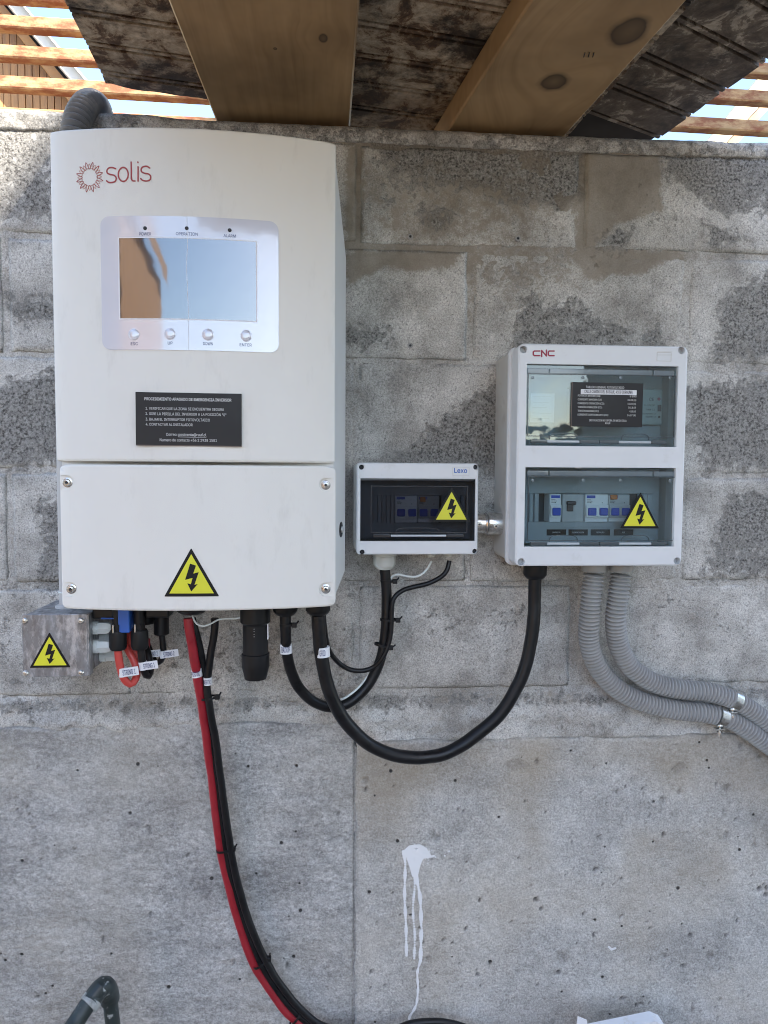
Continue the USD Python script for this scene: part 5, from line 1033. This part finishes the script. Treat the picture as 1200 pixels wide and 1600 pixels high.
# ------------------------------------------------------------------ cables
def cable(name, label, pts, r, mat, group=None, n=18):
    o = thing(name, label, 'cable', P(*pts[0]), group); part(o, 'sheath', slack(path(*pts), 0.0034 if r > .005 else 0.0026, r, n, len(ORIGIN)), mat, smooth=60); return o
def tag_on(o, s, px, py, d, w, h, ang, r, mat=PAPER, flag=0.0):
    """A white paper tag wrapped round a cable; flag: how far a free end stands off to the right."""
    c = P(px, py, d); a = math.radians(ang); ax = np.array([math.sin(-a), 0, math.cos(a)])
    t_ = part(o, 'paper_tag', lathe(c - ax * h / 2, ax, [(0, r + .0004), (0, r + .0008), (h, r + .0008), (h, r + .0004)], 24), mat, smooth=40, label='white paper tag on a cable')
    if flag:
        part(t_, 'tag_flag', put(trimesh.creation.extrude_polygon(sbox(0, -h / 2, flag, h / 2), .0006, engine='earcut'), c[0], c[2], d + r * .8, 'l', a), mat, smooth=False)
    tx = text(s, h * .58, w); part(t_, 'lettering', put(tx, c[0] - (w / 2 if not flag else -.0015) * math.cos(a) + (h * .28) * math.sin(a), c[2] - (w / 2 if not flag else -.0015) * math.sin(a) - (h * .28) * math.cos(a), d + r + .0009, 'l', a), INKB, smooth=False)
go = cable('grid_cable', 'thick black cable looping low from the inverter to the large breaker box', [(497, 962, .125), (498, 985, .125), (501, 1015, .123), (508, 1055, .12), (519, 1092, .115), (541, 1130, .107), (576, 1162, .10), (620, 1181, .094), (662, 1184, .09), (705, 1174, .086), (748, 1146, .082), (787, 1106, .08), (814, 1057, .078), (829, 1005, .076), (835, 955, .075), (836, 900, .075)], .0112, RUBBER)
tag_on(go, 'GRID', 504, 1018, .123, .0095, .016, 3, .0112)
bo = cable('backup_cable', 'thick black cable looping from the inverter up to the small breaker box', [(446, 962, .125), (446, 985, .125), (448, 1015, .12), (455, 1047, .11), (469, 1077, .10), (492, 1098, .088), (521, 1105, .078), (549, 1096, .07), (574, 1072, .064), (592, 1038, .061), (601, 1000, .06), (604, 960, .06), (604, 920, .06), (601, 885, .06)], .0090, RUBBER)
tag_on(bo, 'BACKUP', 447, 1013, .12, .0135, .016, 3, .0090)
cable('signal_cable', 'thin black cable curving from the small breaker box right gland to the inverter', [(702, 876, .06), (699, 890, .062), (690, 901, .063), (670, 911, .063), (645, 917, .063), (628, 923, .066), (616, 934, .070), (612, 950, .071), (611, 985, .071), (606, 1010, .071), (596, 1030, .072), (583, 1043, .07), (565, 1048, .07), (545, 1045, .07), (528, 1034, .075), (514, 1014, .085), (508, 985, .095), (505, 955, .10)], .0042, RUBBER)
cable('white_wire', 'thin white wire wavering from the small breaker box middle gland to the backup cable', [(674, 877, .06), (670, 885, .061), (662, 895, .063), (650, 901, .064), (636, 900, .064), (624, 897, .064), (614, 900, .062), (609, 912, .058), (607, 950, .052), (603, 1000, .052), (590, 1035, .056), (572, 1060, .062), (556, 1078, .072), (540, 1090, .084), (530, 1094, .080)], .0018, WHITEP)
cable('white_wire', 'short thin white wire drooping under the inverter beside the red cable', [(300, 960, .13), (306, 973, .14), (317, 978, .145), (330, 974, .14), (345, 967, .13), (372, 966, .125), (380, 960, .12)], .0014, WHITEP)
# long trio towards the ground
def down(dx, k): return [(a + dx * s_, b, d) for a, b, d, s_ in k]
ro = cable('red_cable', 'long dark red power cable hanging from the inverter to the ground', [(294, 966, .125), (296, 985, .125), (301, 1015, .12), (308, 1055, .11), (315, 1095, .10), (321, 1140, .09), (327, 1190, .08), (334, 1245, .07), (343, 1310, .062), (355, 1375, .056), (373, 1440, .052), (397, 1505, .05), (425, 1550, .05), (455, 1588, .05), (490, 1612, .05), (530, 1630, .05)], .0075, REDC)
tag_on(ro, 'POSITIVO', 307.5, 1051, .111, .013, .0135, 8, .0075)
b1 = cable('black_cable', 'long black power cable hanging right beside the red one', [(300, 966, .118), (305, 985, .118), (313, 1015, .112), (320, 1055, .102), (326, 1100, .095), (331, 1150, .086), (337, 1200, .078), (344, 1255, .07), (353, 1318, .062), (366, 1385, .056), (385, 1447, .052), (409, 1507, .05), (437, 1551, .05), (467, 1586, .05), (500, 1608, .05), (560, 1622, .05), (610, 1612, .05), (645, 1600, .05), (690, 1598, .05), (740, 1612, .05), (780, 1640, .05)], .0062, RUBBER, 'long black cables beside the red cable')
b2 = cable('black_cable', 'black power cable from the narrow gland joining the red one at the tie', [(336, 966, .112), (335, 985, .112), (330, 1015, .110), (326, 1050, .108), (324, 1075, .106), (328, 1105, .103), (336, 1150, .095), (343, 1200, .087), (350, 1255, .078), (359, 1318, .070), (373, 1384, .064), (392, 1445, .06), (417, 1504, .058), (446, 1549, .058), (476, 1583, .058), (510, 1604, .058), (570, 1616, .058), (640, 1604, .05)], .0062, RUBBER, 'long black cables beside the red cable')
tag_on(b2, 'NEGATIVO', 325, 1064, .1075, .011, .0125, 2, .0062)
def tie(label, px, py, d, w, ang, knob=1):
    """A cable tie round a bundle of cables: a flat band, its head and the cut end."""
    c = P(px, py, d); a = math.radians(ang); ax = np.array([-math.sin(a), 0, math.cos(a)]); sd = np.array([math.cos(a), 0, math.sin(a)])
    o = thing('cable_tie', label, 'cable tie', c, 'black ties holding the cables')
    t = np.linspace(0, 2 * math.pi, 32, endpoint=False); rows = []
    for k_ in (-.0018, .0018):
        for s_ in (0, .0009):
            rows.append(c + np.outer(np.cos(t) * (w / 2 + s_), sd) + np.outer(np.sin(t) * (.0095 + s_), [0, 1, 0]) + ax * k_)
    V = np.vstack(rows); F = []; n = 32
    for (p, q) in ((1, 3), (3, 2), (2, 0), (0, 1)):
        for j in range(n):
            k_ = (j + 1) % n; F += [[p * n + j, p * n + k_, q * n + k_], [p * n + j, q * n + k_, q * n + j]]
    part(o, 'band', trimesh.Trimesh(V, F, process=True), BLACKP, smooth=40)
    e = c + sd * (w / 2 + .002) * knob + np.array([0, -.004, 0])
    part(o, 'head', hull((np.array([[x, y, z] for x in (-.003, .003) for y in (-.003, .003) for z in (-.0028, .0028)])[:, None] + SPH[None] * .001).reshape(-1, 3) + e), BLACKP)
    part(o, 'tail', tube([e, e + sd * .004 * knob + ax * .003, e + sd * .007 * knob + ax * .007], .0014, 8), BLACKP)
tie('cable tie on the red and black cables just below the paper tags', 326, 1090, .101, .026, 8); tie('cable tie halfway down the red and black cables', 351, 1327, .065, .028, 10)
tie('cable tie low on the red and black cables where they bend', 408, 1504, .055, .030, 34); tie('cable tie on the red and black cables at the bottom edge', 462, 1590, .054, .030, 50)
tie('cable tie on the black cable under the small breaker box', 605, 908, .06, .022, 0); tie('cable tie on the black cable just above its lower bend', 607, 968, .064, .028, -2)
tie('cable tie on the black cable at the side of the backup loop', 597, 1008, .066, .026, -14); tie('cable tie on the black cable right under its inverter gland', 448, 976, .125, .021, 0)
# string cables
s1 = cable('string_cable', 'bright red string cable looping from the connector under the inverter', [(184, 1008, .135), (185, 1025, .135), (188, 1045, .134), (193, 1060, .132), (202, 1069, .128), (210, 1064, .122), (213, 1050, .116), (209, 1034, .112), (203, 1022, .11), (197, 1012, .105), (188, 1008, .11), (172, 1009, .122), (160, 1010, .125)], .0060, REDS, 'short red string cables')
tag_on(s1, 'STRING 1', 192, 1050, .134, .020, .014, 8, .0060, flag=.026)
cable('string_cable', 'bright red string cable running behind the black connector under the inverter', [(203, 975, .10), (203, 995, .10), (206, 1012, .10), (214, 1030, .10), (222, 1042, .095), (228, 1038, .085), (229, 1020, .075), (229, 1000, .072)], .0060, REDS, 'short red string cables')
s2 = cable('string_cable', 'black string cable looping from the second connector under the inverter', [(220, 1008, .13), (221, 1025, .13), (224, 1044, .128), (228, 1056, .122), (233, 1056, .115), (235, 1045, .108), (232, 1025, .10), (225, 1005, .09)], .0058, RUBBER, 'short black string cables')
tag_on(s2, 'STRING 1', 224, 1040, .129, .018, .013, 8, .0058, flag=.024)
s3 = cable('string_cable', 'thin black string cable hanging behind the tags under the inverter', [(252, 985, .09), (254, 1005, .09), (255, 1022, .09), (250, 1033, .085), (242, 1034, .08), (236, 1022, .075), (231, 1008, .07), (226, 995, .07)], .0050, RUBBER, 'short black string cables')
tag_on(s3, 'STRING 2', 255, 1022, .09, .018, .012, 8, .0050, flag=.026)
s4 = cable('string_cable', 'short dark red string cable beside the upper white tag', [(230, 998, .085), (229, 1010, .085), (228, 1022, .084), (230, 1032, .08), (236, 1034, .07)], .0050, REDC, 'short red string cables')
tag_on(s4, 'STRING 2', 229, 1021, .085, .018, .012, 4, .0050, flag=.024)

# ------------------------------------------------------------------ things at the bottom edge
o = thing('painted_pipe', 'bent dark green pipe with chipped paint standing at the lower left', 'pipe', P(150, 1600, .16))
pp_ = path((60, 1690, .25), (100, 1625, .22), (120, 1595, .20), (140, 1565, .185), (158, 1542, .17))
part(o, 'pipe', tube(pp_, .0132, 22), PIPEG, smooth=60)
q1, q2 = P(137, 1570, .187), P(163, 1538, .165)
part(o, 'elbow', tube([P(141, 1566, .185), P(152, 1550, .172), P(162, 1541, .162), P(169, 1548, .150), P(172, 1562, .142)], .0150, 22), PIPEG, smooth=60)
part(o, 'pipe', tube(path((171, 1556, .145), (174, 1580, .14), (177, 1610, .14), (182, 1690, .14)), .0115, 22), PIPEG, smooth=60)
ax_ = (q2 - q1) / np.linalg.norm(q2 - q1)
part(o, 'collar', lathe(P(137, 1571, .187), ax_, [(0, .0150), (.001, .0160), (.010, .0160), (.012, .0150)], 22), M('chipped_collar', (0.30, 0.31, 0.30), 0.5, var=.3, vscale=60, dirt=(0.03, 0.04, 0.04), dscale=50))
ob = thing('white_board', 'white board lying tilted at the bottom edge on the right', 'board', P(960, 1610, .10))
c = [P(905, 1617, .11), P(1022, 1593, .11), P(1036, 1599, .11), P(1075, 1660, .11), P(905, 1700, .11)]
part(ob, 'panel', hull(np.vstack([np.array(c) + [0, y, 0] for y in (-.004, .02)])), FOAM, smooth=False)
ol = single('paper_label', hull([q + np.array([0, y, 0]) for q in (P(903, 1588, .12), P(917, 1594, .12), P(920, 1625, .12), P(898, 1622, .12)) for y in (0, .001)]), PAPER, 'small white paper label beside the board at the bottom edge', 'label', smooth=False)
